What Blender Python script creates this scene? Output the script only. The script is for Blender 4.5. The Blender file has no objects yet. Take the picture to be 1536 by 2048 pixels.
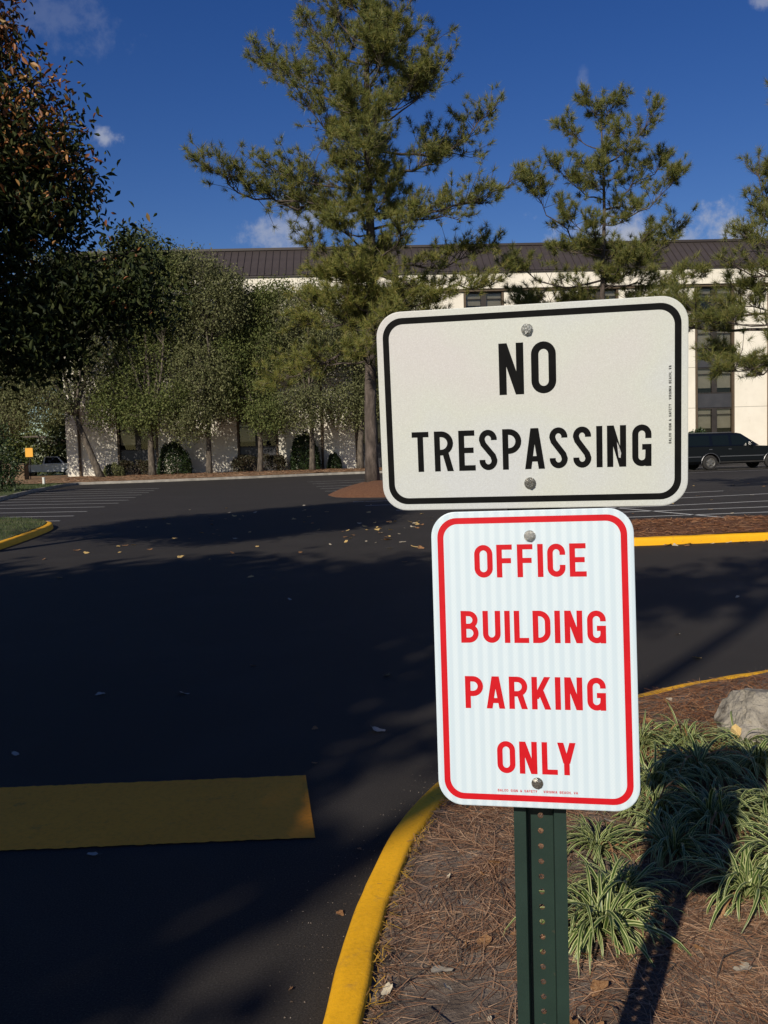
import bpy, bmesh, math, random
import numpy as np
from mathutils import Matrix, Vector, noise as mnoise
from mathutils.geometry import delaunay_2d_cdt

S = bpy.context.scene
COL = S.collection
R = math.radians
rng = np.random.default_rng(7)
random.seed(7)

# ------------------------------------------------------------------ camera
cam_d = bpy.data.cameras.new('camera')
cam = bpy.data.objects.new('camera', cam_d)
COL.objects.link(cam)
cam_d.sensor_fit = 'VERTICAL'
cam_d.sensor_height = 24.0
cam_d.lens = 24.0 * 1774 / 2048
cam_d.clip_start = 0.05
cam_d.clip_end = 3000
cam.matrix_world = Matrix.Translation((0, 0, 1.5)) @ Matrix.Rotation(R(86.0), 4, 'X') @ Matrix.Rotation(R(-1.7), 4, 'Z')
S.camera = cam

# ------------------------------------------------------------------ sky, sun, exposure
SUN_EL, SUN_AZ = 29.5, 206.0          # degrees; azimuth clockwise from +Y
SKY_STRENGTH = 0.055
SUN_STRENGTH = 4.6
world = bpy.data.worlds.new('World')
S.world = world
world.use_nodes = True
wn, wl = world.node_tree.nodes, world.node_tree.links
wn.clear()
w_out = wn.new('ShaderNodeOutputWorld')
w_bg = wn.new('ShaderNodeBackground')
w_bg.inputs['Strength'].default_value = SKY_STRENGTH
w_sky = wn.new('ShaderNodeTexSky')
w_sky.sky_type = 'NISHITA'
w_sky.sun_disc = False
w_sky.sun_elevation = R(SUN_EL)
w_sky.sun_rotation = R(SUN_AZ)
w_sky.altitude = 0
w_sky.air_density = 1.0
w_sky.dust_density = 0.3
w_sky.ozone_density = 3.0
w_hs = wn.new('ShaderNodeHueSaturation')
w_hs.inputs['Saturation'].default_value = 1.33
w_hs.inputs['Hue'].default_value = 0.521
w_hs.inputs['Value'].default_value = 1.26
wl.new(w_sky.outputs[0], w_hs.inputs['Color'])


def wmath(op, a, b=None, c=None):
    n = wn.new('ShaderNodeMath')
    n.operation = op
    for i, v in enumerate((a, b, c)):
        if v is None:
            continue
        if isinstance(v, (int, float)):
            n.inputs[i].default_value = v
        else:
            wl.new(v, n.inputs[i])
    return n.outputs[0]


def wdot(v, d):
    n = wn.new('ShaderNodeVectorMath')
    n.operation = 'DOT_PRODUCT'
    wl.new(v, n.inputs[0])
    n.inputs[1].default_value = d
    return n.outputs['Value']


w_tc = wn.new('ShaderNodeTexCoord')
w_dir = w_tc.outputs['Generated']
w_no = wn.new('ShaderNodeTexNoise')
w_no.inputs['Scale'].default_value = 34
w_no.inputs['Detail'].default_value = 9
w_no.inputs['Roughness'].default_value = 0.62
wl.new(w_dir, w_no.inputs['Vector'])
w_nf = w_no.outputs[0]
cloud = None
# (azimuth, elevation, half width, half height, cover) in degrees: a fair-weather sky of small clouds
CLOUDS = [(-16.5, 18.5, .95, .75, .7), (-5.6, 13.6, 2.6, 1.9, .62), (-2.6, 14.7, 1.9, 1.4, .6), (15.6, 12.1, 5.2, 2.0, .9), (22.2, 11.9, 4.0, 1.9, .9), (18.8, 11.4, 4.0, 1.4, .8),
          (-18.9, 24.2, 3.6, 1.6, .14), (23.4, 23.7, .8, .6, .5), (13.0, 21.0, .35, .8, .13),
          (45, 15, 6, 2.5, .7), (95, 14, 7, 2.4, .7), (-60, 16, 6, 2.4, .7), (-120, 15, 6, 2.4, .7), (160, 15, 5, 2.2, .7)]
for az, el, a, b, cov in CLOUDS:
    az, el = R(az), R(el)
    d = (math.sin(az) * math.cos(el), math.cos(az) * math.cos(el), math.sin(el))
    rt = (math.cos(az), -math.sin(az), 0)
    up = (-math.sin(az) * math.sin(el), -math.cos(az) * math.sin(el), math.cos(el))
    x = wmath('DIVIDE', wdot(w_dir, rt), math.sin(R(a)))
    y = wmath('DIVIDE', wdot(w_dir, up), math.sin(R(b)))
    q = wmath('SQRT', wmath('ADD', wmath('MULTIPLY', x, x), wmath('MULTIPLY', y, y)))
    q = wmath('ADD', q, wmath('MULTIPLY', wmath('SUBTRACT', w_nf, 0.5), 3.4))
    mr = wn.new('ShaderNodeMapRange')
    mr.interpolation_type = 'SMOOTHSTEP'
    wl.new(q, mr.inputs['Value'])
    mr.inputs['From Min'].default_value = 1.05
    mr.inputs['From Max'].default_value = 0.05
    mr.inputs['To Max'].default_value = cov
    m = wmath('MULTIPLY', mr.outputs[0], wmath('GREATER_THAN', wdot(w_dir, d), 0.2))
    cloud = m if cloud is None else wmath('MAXIMUM', cloud, m)
w_mix = wn.new('ShaderNodeMix')
w_mix.data_type = 'RGBA'
wl.new(cloud, w_mix.inputs['Factor'])
wl.new(w_hs.outputs[0], w_mix.inputs['A'])
w_mix.inputs['B'].default_value = (0.40 / SKY_STRENGTH, 0.43 / SKY_STRENGTH, 0.52 / SKY_STRENGTH, 1)
wl.new(w_mix.outputs['Result'], w_bg.inputs['Color'])
wl.new(w_bg.outputs[0], w_out.inputs['Surface'])

sun_d = bpy.data.lights.new('sun', 'SUN')
sun_d.energy = SUN_STRENGTH
sun_d.angle = R(0.55)
sun_d.color = (1.0, 0.925, 0.80)
sun = bpy.data.objects.new('sun', sun_d)
COL.objects.link(sun)
_to = Vector((math.sin(R(SUN_AZ)) * math.cos(R(SUN_EL)), math.cos(R(SUN_AZ)) * math.cos(R(SUN_EL)), math.sin(R(SUN_EL))))
sun.rotation_euler = _to.to_track_quat('Z', 'Y').to_euler()
sun.location = _to * 40
S.view_settings.view_transform = 'Standard'
S.view_settings.look = 'None'
S.view_settings.exposure = 0.0
S.view_settings.gamma = 1.0
S.view_settings.use_curve_mapping = False
S.render.engine = 'CYCLES'
S.cycles.max_bounces = 5
S.cycles.diffuse_bounces = 2
S.cycles.glossy_bounces = 2
S.cycles.transmission_bounces = 3
S.cycles.transparent_max_bounces = 5
world.cycles.sampling_method = 'MANUAL'
world.cycles.sample_map_resolution = 512


# ------------------------------------------------------------------ helpers
def nodes_of(name):
    m = bpy.data.materials.new(name)
    m.use_nodes = True
    nt = m.node_tree
    return m, nt, nt.nodes['Principled BSDF']


def ramp(nt, fac, cols):
    r = nt.nodes.new('ShaderNodeValToRGB')
    e = r.color_ramp.elements
    while len(e) < len(cols):
        e.new(0.5)
    for i, (p, c) in enumerate(cols):
        e[i].position = p
        e[i].color = (*c, 1)
    nt.links.new(fac, r.inputs[0])
    return r.outputs[0]


def noise_tex(nt, scale, detail=5, rough=.6, coord='Object', stretch=None, distort=0):
    tc = nt.nodes.new('ShaderNodeTexCoord')
    v = tc.outputs[coord]
    if stretch:
        mp = nt.nodes.new('ShaderNodeMapping')
        mp.inputs['Scale'].default_value = stretch
        nt.links.new(v, mp.inputs[0])
        v = mp.outputs[0]
    n = nt.nodes.new('ShaderNodeTexNoise')
    n.inputs['Scale'].default_value = scale
    n.inputs['Detail'].default_value = detail
    n.inputs['Roughness'].default_value = rough
    n.inputs['Distortion'].default_value = distort
    nt.links.new(v, n.inputs['Vector'])
    return n.outputs[0]


def mixc(nt, fac, a, b, mode='MIX'):
    n = nt.nodes.new('ShaderNodeMix')
    n.data_type = 'RGBA'
    n.blend_type = mode
    for s, v in (('Factor', fac), ('A', a), ('B', b)):
        if isinstance(v, (int, float)):
            n.inputs[s].default_value = v
        elif isinstance(v, tuple):
            n.inputs[s].default_value = (*v, 1)
        else:
            nt.links.new(v, n.inputs[s])
    return n.outputs['Result']


def mat(name, cols, scale=5, rough=.7, bump=None, detail=5, island=False, coord='Object', metallic=0, spec=.4,
        translucent=0, stretch=None, second=None):
    """cols: list of colours spread over a noise; island: random per leaf; second: (scale, lo, hi, colour) overlay patches."""
    m, nt, p = nodes_of(name)
    L = nt.links
    k = len(cols)
    cc = [(0.32 + 0.36 * i / max(1, k - 1), c) for i, c in enumerate(cols)] if not island else \
         [(i / max(1, k - 1), c) for i, c in enumerate(cols)]
    if k == 1:
        p.inputs['Base Color'].default_value = (*cols[0], 1)
        col = None
    else:
        if island:
            g = nt.nodes.new('ShaderNodeNewGeometry')
            f = g.outputs['Random Per Island']
        else:
            f = noise_tex(nt, scale, detail, coord=coord, stretch=stretch)
        col = ramp(nt, f, cc)
    if second:
        f2 = noise_tex(nt, second[0], 6, .65, coord=coord)
        mr = nt.nodes.new('ShaderNodeMapRange')
        L.new(f2, mr.inputs[0])
        mr.inputs[1].default_value = second[1]
        mr.inputs[2].default_value = second[2]
        col = mixc(nt, mr.outputs[0], col if col is not None else cols[0], second[3])
    if col is not None:
        L.new(col, p.inputs['Base Color'])
    p.inputs['Roughness'].default_value = rough
    p.inputs['Metallic'].default_value = metallic
    p.inputs['Specular IOR Level'].default_value = spec
    if bump:
        b = nt.nodes.new('ShaderNodeBump')
        b.inputs['Strength'].default_value = bump[1]
        b.inputs['Distance'].default_value = bump[2]
        L.new(noise_tex(nt, bump[0], 6, .65, coord=coord, stretch=stretch), b.inputs['Height'])
        L.new(b.outputs[0], p.inputs['Normal'])
    if translucent:
        t = nt.nodes.new('ShaderNodeBsdfTranslucent')
        if col is not None:
            L.new(col, t.inputs[0])
        else:
            t.inputs[0].default_value = (*cols[0], 1)
        ms = nt.nodes.new('ShaderNodeMixShader')
        ms.inputs[0].default_value = translucent
        L.new(p.outputs[0], ms.inputs[1])
        L.new(t.outputs[0], ms.inputs[2])
        L.new(ms.outputs[0], nt.nodes['Material Output'].inputs[0])
    return m


def link(o, parent=None):
    COL.objects.link(o)
    if parent is not None:
        o.parent = parent
    return o


def tag(o, label=None, cat=None, group=None, kind=None):
    for k, v in (('label', label), ('category', cat), ('group', group), ('kind', kind)):
        if v:
            o[k] = v
    return o


def empty(name, loc=(0, 0, 0), rz=0, parent=None):
    o = bpy.data.objects.new(name, None)
    o.empty_display_size = .1
    o.location = loc
    o.rotation_euler = (0, 0, rz)
    return link(o, parent)


def mesh_data(name, V, F, mats, mi=None, smooth=False):
    me = bpy.data.meshes.new(name)
    if isinstance(F, np.ndarray):
        V = np.asarray(V, dtype=np.float32)
        n, k = F.shape
        me.vertices.add(len(V))
        me.vertices.foreach_set('co', V.ravel())
        me.loops.add(n * k)
        me.loops.foreach_set('vertex_index', F.ravel().astype(np.int32))
        me.polygons.add(n)
        me.polygons.foreach_set('loop_start', np.arange(0, n * k, k, dtype=np.int32))
        me.update(calc_edges=True)
    else:
        me.from_pydata([tuple(v) for v in V], [], F)
    for m in (mats if isinstance(mats, (list, tuple)) else [mats]):
        me.materials.append(m)
    if mi is not None:
        me.polygons.foreach_set('material_index', np.asarray(mi, dtype=np.int32))
    if smooth:
        me.polygons.foreach_set('use_smooth', np.ones(len(me.polygons), dtype=bool))
    me.update()
    return me


def mesh(name, V, F, mats, parent=None, mi=None, smooth=False):
    return link(bpy.data.objects.new(name, mesh_data(name, V, F, mats, mi, smooth)), parent)


class MB:
    """collects shapes into ONE mesh"""

    def __init__(self):
        self.V, self.F, self.I, self.m = [], [], [], 0

    def add(self, V, F):
        o = len(self.V)
        self.V += [tuple(v) for v in V]
        self.F += [tuple(i + o for i in f) for f in F]
        self.I += [self.m] * len(F)
        return self

    def box(self, x0, x1, y0, y1, z0, z1):
        V = [(x, y, z) for x in (x0, x1) for y in (y0, y1) for z in (z0, z1)]
        return self.add(V, [(0, 1, 3, 2), (4, 6, 7, 5), (0, 4, 5, 1), (2, 3, 7, 6), (0, 2, 6, 4), (1, 5, 7, 3)])

    def tube(self, pts, rad, n=6, cap=True):
        pts = [Vector(p) for p in pts]
        if not isinstance(rad, (list, tuple, np.ndarray)):
            rad = [rad] * len(pts)
        V, F = [], []
        u = None
        for i, p in enumerate(pts):
            t = (pts[min(i + 1, len(pts) - 1)] - pts[max(i - 1, 0)]).normalized()
            if u is None:
                u = t.orthogonal().normalized()
            u = (u - t * u.dot(t))
            u = u.normalized() if u.length > 1e-6 else t.orthogonal().normalized()
            w = t.cross(u)
            for k in range(n):
                a = 2 * math.pi * k / n
                V.append(p + (u * math.cos(a) + w * math.sin(a)) * rad[i])
        for i in range(len(pts) - 1):
            for k in range(n):
                F.append((i * n + k, i * n + (k + 1) % n, (i + 1) * n + (k + 1) % n, (i + 1) * n + k))
        if cap:
            F.append(tuple(range(n - 1, -1, -1)))
            F.append(tuple((len(pts) - 1) * n + k for k in range(n)))
        return self.add(V, F)

    def prism(self, poly, axis, a0, a1):
        """extrude 2-D polygon along axis (0 x,1 y,2 z)"""
        def P(u, v, a):
            return [(a, u, v), (u, a, v), (u, v, a)][axis]
        n = len(poly)
        V = [P(u, v, a0) for u, v in poly] + [P(u, v, a1) for u, v in poly]
        return self.add(V, [tuple(range(n - 1, -1, -1)), tuple(range(n, 2 * n))] +
                        [(i, (i + 1) % n, n + (i + 1) % n, n + i) for i in range(n)])

    def obj(self, name, mats, parent=None, smooth=False):
        return mesh(name, self.V, self.F, mats, parent, self.I if isinstance(mats, (list, tuple)) else None, smooth)


def copy_tree(o, parent=None):
    c = o.copy()
    COL.objects.link(c)
    c.parent = parent
    for ch in list(o.children):
        copy_tree(ch, c)
    return c


def smooth_path(pts, step=.08):
    """Catmull-Rom through 2-D points, resampled"""
    P = [np.array(p, float) for p in pts]
    P = [2 * P[0] - P[1]] + P + [2 * P[-1] - P[-2]]
    out = []
    for i in range(1, len(P) - 2):
        n = max(2, int(np.linalg.norm(P[i + 1] - P[i]) / step))
        for k in range(n):
            t = k / n
            out.append(.5 * (2 * P[i] + (P[i + 1] - P[i - 1]) * t + (2 * P[i - 1] - 5 * P[i] + 4 * P[i + 1] - P[i + 2]) * t * t
                             + (3 * P[i] - P[i - 1] - 3 * P[i + 1] + P[i + 2]) * t ** 3))
    out.append(P[-2])
    return np.array(out)


def unit(v):
    return v / (np.linalg.norm(v, axis=-1, keepdims=True) + 1e-9)


# ------------------------------------------------------------------ materials
def asphalt_mat():
    m, nt, p = nodes_of('asphalt')
    L = nt.links
    big = noise_tex(nt, .35, 4, .55)
    base = ramp(nt, big, [(.3, (.029, .025, .021)), (.7, (.044, .037, .031))])
    fine = noise_tex(nt, 160, 3, .7)
    base = mixc(nt, .72, base, ramp(nt, fine, [(.35, (.011, .010, .009)), (.6, (.045, .039, .034)), (.78, (.13, .115, .10))]))
    # worn, dustier asphalt in uneven patches
    pn = noise_tex(nt, .9, 6, .6, distort=.6)
    mr = nt.nodes.new('ShaderNodeMapRange')
    L.new(pn, mr.inputs[0])
    mr.inputs[1].default_value, mr.inputs[2].default_value, mr.inputs[4].default_value = .5, .72, .35
    base = mixc(nt, mr.outputs[0], base, (.055, .049, .044))
    L.new(base, p.inputs['Base Color'])
    p.inputs['Roughness'].default_value = .82
    p.inputs['Specular IOR Level'].default_value = .22
    b = nt.nodes.new('ShaderNodeBump')
    b.inputs['Strength'].default_value = .55
    b.inputs['Distance'].default_value = .004
    L.new(noise_tex(nt, 190, 4, .7), b.inputs['Height'])
    L.new(b.outputs[0], p.inputs['Normal'])
    return m


def worn_paint(name, col, wear_col, lo, hi, scale=9, bscale=180):
    m, nt, p = nodes_of(name)
    L = nt.links
    f = noise_tex(nt, scale, 8, .68)
    mr = nt.nodes.new('ShaderNodeMapRange')
    L.new(f, mr.inputs[0])
    mr.inputs[1].default_value, mr.inputs[2].default_value = lo, hi
    v = ramp(nt, noise_tex(nt, scale * .3, 4), [(.3, tuple(c * .84 for c in col)), (.7, col)])
    v = mixc(nt, .3, v, ramp(nt, noise_tex(nt, scale * 7, 5, .75), [(.36, tuple(c * .55 for c in col)), (.52, col), (.7, tuple(min(.9, c * 1.08 + .01) for c in col))]))
    L.new(mixc(nt, mr.outputs[0], v, wear_col), p.inputs['Base Color'])
    p.inputs['Roughness'].default_value = .6
    p.inputs['Specular IOR Level'].default_value = .3
    b = nt.nodes.new('ShaderNodeBump')
    b.inputs['Strength'].default_value = .5
    b.inputs['Distance'].default_value = .003
    L.new(noise_tex(nt, bscale, 4, .7), b.inputs['Height'])
    L.new(b.outputs[0], p.inputs['Normal'])
    return m


M = {}
M['asphalt'] = asphalt_mat()
M['kerb_paint'] = worn_paint('kerb_paint', (.90, .45, .010), (.36, .20, .045), .57, .78, 11, 60)
M['bar_paint'] = worn_paint('bar_paint', (.95, .35, .02), (.22, .10, .03), .60, .80, 6, 150)
M['line_paint'] = worn_paint('line_paint', (.58, .57, .53), (.10, .10, .10), .58, .72, 4, 150)
M['concrete'] = mat('concrete', [(.22, .20, .17), (.36, .33, .28)], 3, .85, (40, .3, .01))
M['soil'] = mat('soil', [(.075, .052, .038), (.165, .122, .09), (.26, .205, .16)], 9, .95, (70, .9, .02), 8)
M['straw_bed'] = mat('straw_bed', [(.085, .036, .016), (.17, .072, .032), (.25, .125, .06)], 26, .95, (60, 1, .03), 9)
M['far_straw'] = mat('far_straw', [(.10, .06, .03), (.22, .13, .065), (.30, .20, .11)], 3, .95, (20, .8, .04), 9)
M['turf'] = mat('turf', [(.035, .05, .014), (.07, .085, .025), (.13, .12, .05)], 1.3, .95, (30, .8, .05), 8)
M['needles'] = mat('needles', [(.09, .042, .021), (.22, .108, .054), (.34, .18, .095), (.47, .30, .18), (.15, .08, .05)], island=True, rough=.7)
M['needles_red'] = mat('needles_red', [(.10, .038, .014), (.22, .085, .03), (.32, .14, .055), (.42, .24, .12)], island=True, rough=.7)
M['needles_yellow'] = mat('needles_yellow', [(.6, .33, .02), (.42, .24, .04), (.12, .06, .03)], island=True, rough=.7)
M['dry_leaf'] = mat('dry_leaf', [(.16, .07, .03), (.30, .15, .06), (.42, .25, .12)], 14, .75, (60, .5, .003), translucent=.15)
M['yellow_leaf'] = mat('yellow_leaf', [(.50, .32, .11), (.70, .50, .20)], 10, .7, translucent=.15)
M['pale_leaf'] = mat('pale_leaf', [(.48, .40, .27), (.62, .54, .40)], 10, .7, translucent=.1)
M['grey_leaf'] = mat('grey_leaf', [(.26, .23, .19), (.42, .38, .32)], 10, .8)
M['rock'] = mat('rock', [(.15, .13, .10), (.31, .275, .22), (.45, .40, .32)], 7, .95, (30, 1, .03), 10, second=(5, .53, .62, (.12, .10, .075)))
M['blade_green'] = mat('blade_green', [(.035, .065, .012), (.065, .11, .020), (.10, .14, .03)], 6, .42, translucent=.2)
M['blade_cream'] = mat('blade_cream', [(.38, .42, .15), (.56, .57, .27)], 6, .45, translucent=.2)
M['post_paint'] = mat('post_paint', [(.011, .026, .020), (.015, .034, .026)], 14, .5, (200, .15, .001), second=(30, .66, .76, (.06, .05, .03)))
M['hole_edge'] = mat('hole_edge', [(.14, .07, .03)], rough=.8)
M['zinc'] = mat('zinc', [(.30, .29, .27), (.55, .53, .49)], 260, .24, (500, .6, .0008), metallic=1)
M['alu'] = mat('alu', [(.6, .6, .6)], rough=.45, metallic=.8)
M['black_legend'] = mat('black_legend', [(.005, .005, .0052), (.008, .008, .008)], 40, .6, (900, .2, .0002), spec=.05)
M['red_legend'] = mat('red_legend', [(.49, .006, .012), (.55, .008, .015)], 40, .5, (900, .15, .0002), spec=.15)
M['scrape'] = mat('scrape', [(.3, .3, .29), (.6, .6, .58)], 300, .6)
M['bark_pine'] = mat('bark_pine', [(.035, .027, .023), (.085, .066, .054), (.15, .118, .098)], 5, .95, (9, 1, .06), 8, stretch=(1, 1, .35))
M['bark_oak'] = mat('bark_oak', [(.04, .033, .026), (.095, .078, .06), (.17, .14, .108)], 6, .95, (12, 1, .04), 8, stretch=(1, 1, .4))
M['bark_dark'] = mat('bark_dark', [(.045, .035, .028), (.09, .07, .055)], 8, .95, (20, .8, .02), 8)
M['pine'] = mat('pine', [(.07, .098, .024), (.125, .152, .036), (.185, .20, .048), (.245, .235, .06), (.30, .24, .078)], island=True, rough=.55, translucent=.35)
M['pine_yellow'] = mat('pine_yellow', [(.12, .155, .03), (.21, .235, .05), (.29, .28, .066), (.38, .29, .09)], island=True, rough=.55, translucent=.35)
M['oak'] = mat('oak', [(.085, .098, .040), (.13, .14, .058), (.18, .185, .082), (.24, .235, .115)], island=True, rough=.75, spec=.2, translucent=.3)
M['oak_green'] = mat('oak_green', [(.070, .092, .028), (.11, .135, .04), (.155, .175, .056), (.20, .21, .075)], island=True, rough=.75, spec=.2, translucent=.3)
M['brown_tree'] = mat('brown_tree', [(.06, .048, .022), (.11, .085, .04), (.15, .11, .055), (.08, .085, .03)], island=True, rough=.6, translucent=.15)
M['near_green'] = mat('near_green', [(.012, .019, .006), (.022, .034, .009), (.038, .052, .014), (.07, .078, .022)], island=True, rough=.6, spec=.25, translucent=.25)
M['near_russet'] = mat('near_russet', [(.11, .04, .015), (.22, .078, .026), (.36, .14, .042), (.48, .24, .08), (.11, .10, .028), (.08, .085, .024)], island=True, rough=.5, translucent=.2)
M['shrub'] = mat('shrub', [(.012, .026, .008), (.025, .046, .012), (.045, .07, .02)], island=True, rough=.5, translucent=.1)
M['shrub_red'] = mat('shrub_red', [(.03, .022, .012), (.055, .04, .02), (.04, .05, .02)], island=True, rough=.6, translucent=.1)
M['stucco'] = mat('stucco', [(.73, .68, .57), (.81, .755, .64)], .8, .9, (30, .15, .01), second=(.5, .62, .78, (.55, .49, .39)))
M['fascia'] = mat('fascia', [(.72, .67, .56), (.80, .74, .62)], .7, .9, (30, .12, .01))
M['bronze'] = mat('bronze', [(.035, .03, .026), (.055, .046, .04)], 2, .5, metallic=.3)
M['bronze_brown'] = mat('bronze_brown', [(.085, .058, .034), (.11, .078, .05)], 2, .6)
M['spandrel'] = mat('spandrel', [(.040, .040, .044), (.055, .054, .058)], 1.5, .35)
M['blind'] = mat('blind', [(.56, .51, .38), (.66, .60, .46)], 2, .8)
M['dark_room'] = mat('dark_room', [(.012, .012, .014)], rough=.9)
M['roof'] = mat('roof', [(.046, .037, .034), (.060, .048, .044)], .6, .5, (3, .12, .02), spec=.35)
M['roof_rib'] = mat('roof_rib', [(.040, .031, .028)], rough=.5)
M['car_paint'] = mat('car_paint', [(.004, .005, .007)], rough=.2, spec=.4)
M['car_glass'] = mat('car_glass', [(.006, .009, .008)], rough=.06, spec=.35)
M['car_trim'] = mat('car_trim', [(.16, .16, .165)], rough=.35, metallic=.6)
M['rubber'] = mat('rubber', [(.014, .014, .014), (.03, .027, .024)], 8, .85)
M['rim'] = mat('rim', [(.14, .135, .125), (.22, .21, .19)], 6, .4, metallic=.5)
M['white_car'] = mat('white_car', [(.55, .56, .58)], rough=.25)
M['amber'] = mat('amber', [(.75, .36, .03)], rough=.5)
M['wood_box'] = mat('wood_box', [(.14, .09, .05), (.2, .135, .08)], 3, .85)
M['white_plastic'] = mat('white_plastic', [(.7, .69, .62)], rough=.5)


def glass_mat():
    m, nt, p = nodes_of('window_glass')
    t = nt.nodes.new('ShaderNodeBsdfTransparent')
    t.inputs[0].default_value = (.84, .84, .82, 1)
    g = nt.nodes.new('ShaderNodeBsdfGlossy')
    g.inputs['Roughness'].default_value = .03
    ms = nt.nodes.new('ShaderNodeMixShader')
    fr = nt.nodes.new('ShaderNodeFresnel')
    fr.inputs[0].default_value = 1.55
    nt.links.new(fr.outputs[0], ms.inputs[0])
    nt.links.new(t.outputs[0], ms.inputs[1])
    nt.links.new(g.outputs[0], ms.inputs[2])
    nt.links.new(ms.outputs[0], nt.nodes['Material Output'].inputs[0])
    return m


M['glass'] = glass_mat()


def sheeting(name, prism):
    """retroreflective sign sheeting: beaded (sparkling grain) or prismatic (vertical bands with a diamond net)"""
    m, nt, p = nodes_of(name)
    L = nt.links
    tc = nt.nodes.new('ShaderNodeTexCoord')
    sep = nt.nodes.new('ShaderNodeSeparateXYZ')
    L.new(tc.outputs['Object'], sep.inputs[0])
    X, Z = sep.outputs['X'], sep.outputs['Z']

    def ma(op, a, b=None):
        n = nt.nodes.new('ShaderNodeMath')
        n.operation = op
        for i, v in enumerate((a, b)):
            if v is None:
                continue
            if isinstance(v, (int, float)):
                n.inputs[i].default_value = v
            else:
                L.new(v, n.inputs[i])
        return n.outputs[0]
    if prism:
        band = ma('SINE', ma('MULTIPLY', X, 2 * math.pi / .0155))
        band = ma('MULTIPLY', band, 2.2)
        col = ramp(nt, ma('ADD', ma('MULTIPLY', band, .25), .5), [(.2, (.53, .63, .70)), (.8, (.60, .69, .745))])
        d1 = ma('ABSOLUTE', ma('SINE', ma('MULTIPLY', ma('ADD', X, ma('MULTIPLY', Z, .75)), math.pi / .0046)))
        d2 = ma('ABSOLUTE', ma('SINE', ma('MULTIPLY', ma('SUBTRACT', X, ma('MULTIPLY', Z, .75)), math.pi / .0046)))
        net = ma('LESS_THAN', ma('MINIMUM', d1, d2), .16)
        cl = ramp(nt, noise_tex(nt, 16, 3), [(.4, (.80, .82, .82)), (.6, (1, 1, 1))])
        col = mixc(nt, 1.0, col, cl, 'MULTIPLY') if False else col
        col = mixc(nt, ma('MULTIPLY', net, .45), col, (.50, .58, .62))
        L.new(col, p.inputs['Base Color'])
        p.inputs['Roughness'].default_value = .38
        p.inputs['Coat Weight'].default_value = .25
    else:
        f = noise_tex(nt, 700, 2, .8)
        g = ramp(nt, f, [(.3, (.50, .495, .49)), (.55, (.555, .555, .55)), (.78, (.65, .655, .66))])
        # faint rainbow sheen of the reflective sheeting, painted in as wandering colour tints
        h = ramp(nt, noise_tex(nt, 4.2, 2, .5), [(.36, (.98, .955, .935)), (.5, (.97, 1.0, .92)), (.64, (.95, .985, 1.0))])
        L.new(mixc(nt, 1.0, g, h, 'MULTIPLY'), p.inputs['Base Color'])
        p.inputs['Roughness'].default_value = .5
        p.inputs['Specular IOR Level'].default_value = .4
        b = nt.nodes.new('ShaderNodeBump')
        b.inputs['Strength'].default_value = .25
        b.inputs['Distance'].default_value = .0006
        L.new(noise_tex(nt, 900, 2), b.inputs['Height'])
        L.new(b.outputs[0], p.inputs['Normal'])
    return m


M['beaded'] = sheeting('beaded_sheeting', False)
M['prismatic'] = sheeting('prismatic_sheeting', True)

# ------------------------------------------------------------------ ground, lot, beds
ground = mesh('ground', [(-600, -300, -.006), (600, -300, -.006), (600, 1500, -.006), (-600, 1500, -.006)], [(0, 1, 2, 3)], M['turf'])
tag(ground, kind='structure')


def poly_sheet(name, pts, z, m, parent=None, hole=None):
    return mesh(name, [(x, y, z) for x, y in pts], [tuple(range(len(pts)))], m, parent)


LOT = [(-60, -45), (70, -45), (70, 66), (-.84, 57.9), (-13.7, 52.6), (-18.3, 51.9), (-16.5, 41.6), (-14.9, 34.5), (-14.0, 30), (-60, 26)]
lot = tag(poly_sheet('asphalt_lot', LOT, .0, M['asphalt']), kind='structure')

K_NEAR = smooth_path([(-.24, -6), (-.24, -1), (-.232, 1.2), (-.212, 1.9), (-.188, 2.25), (-.15, 2.58), (-.09, 2.9), (.005, 3.28), (.2, 3.74), (.52, 4.26),
                      (.93, 4.66), (1.38, 4.93), (1.82, 5.17), (2.31, 5.38), (4, 5.95), (9, 7.3), (30, 12)], .06)
K_ISLE = smooth_path([(2.0, 15.2), (1.7, 14.2), (1.75, 13.3), (2.3, 12.85), (3.63, 12.82), (4.6, 12.9), (5.65, 13.02), (9, 13.4), (30, 16)], .15)
K_LEFT = smooth_path([(-30, 6), (-12, 7.5), (-8, 9.2), (-6.6, 11.5), (-6.45, 13.5), (-6.55, 15), (-6.8, 17), (-7.15, 19), (-7.6, 20.1), (-8.3, 20.7), (-9.2, 21), (-14, 22), (-30, 25)], .2)
K_FAR = smooth_path([(-14.0, 30), (-14.9, 34.5), (-16.5, 41.6), (-18.0, 50.5), (-17.2, 51.9), (-13.7, 52.6), (-8.1, 54.6), (-.84, 57.9), (20, 61), (60, 65)], .6)
PROFILE = [(-.006, -.03), (.0, .03), (.004, .075), (.012, .098), (.028, .110), (.055, .115), (.09, .1155), (.118, .115), (.133, .109), (.140, .09), (.142, -.03)]


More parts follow.
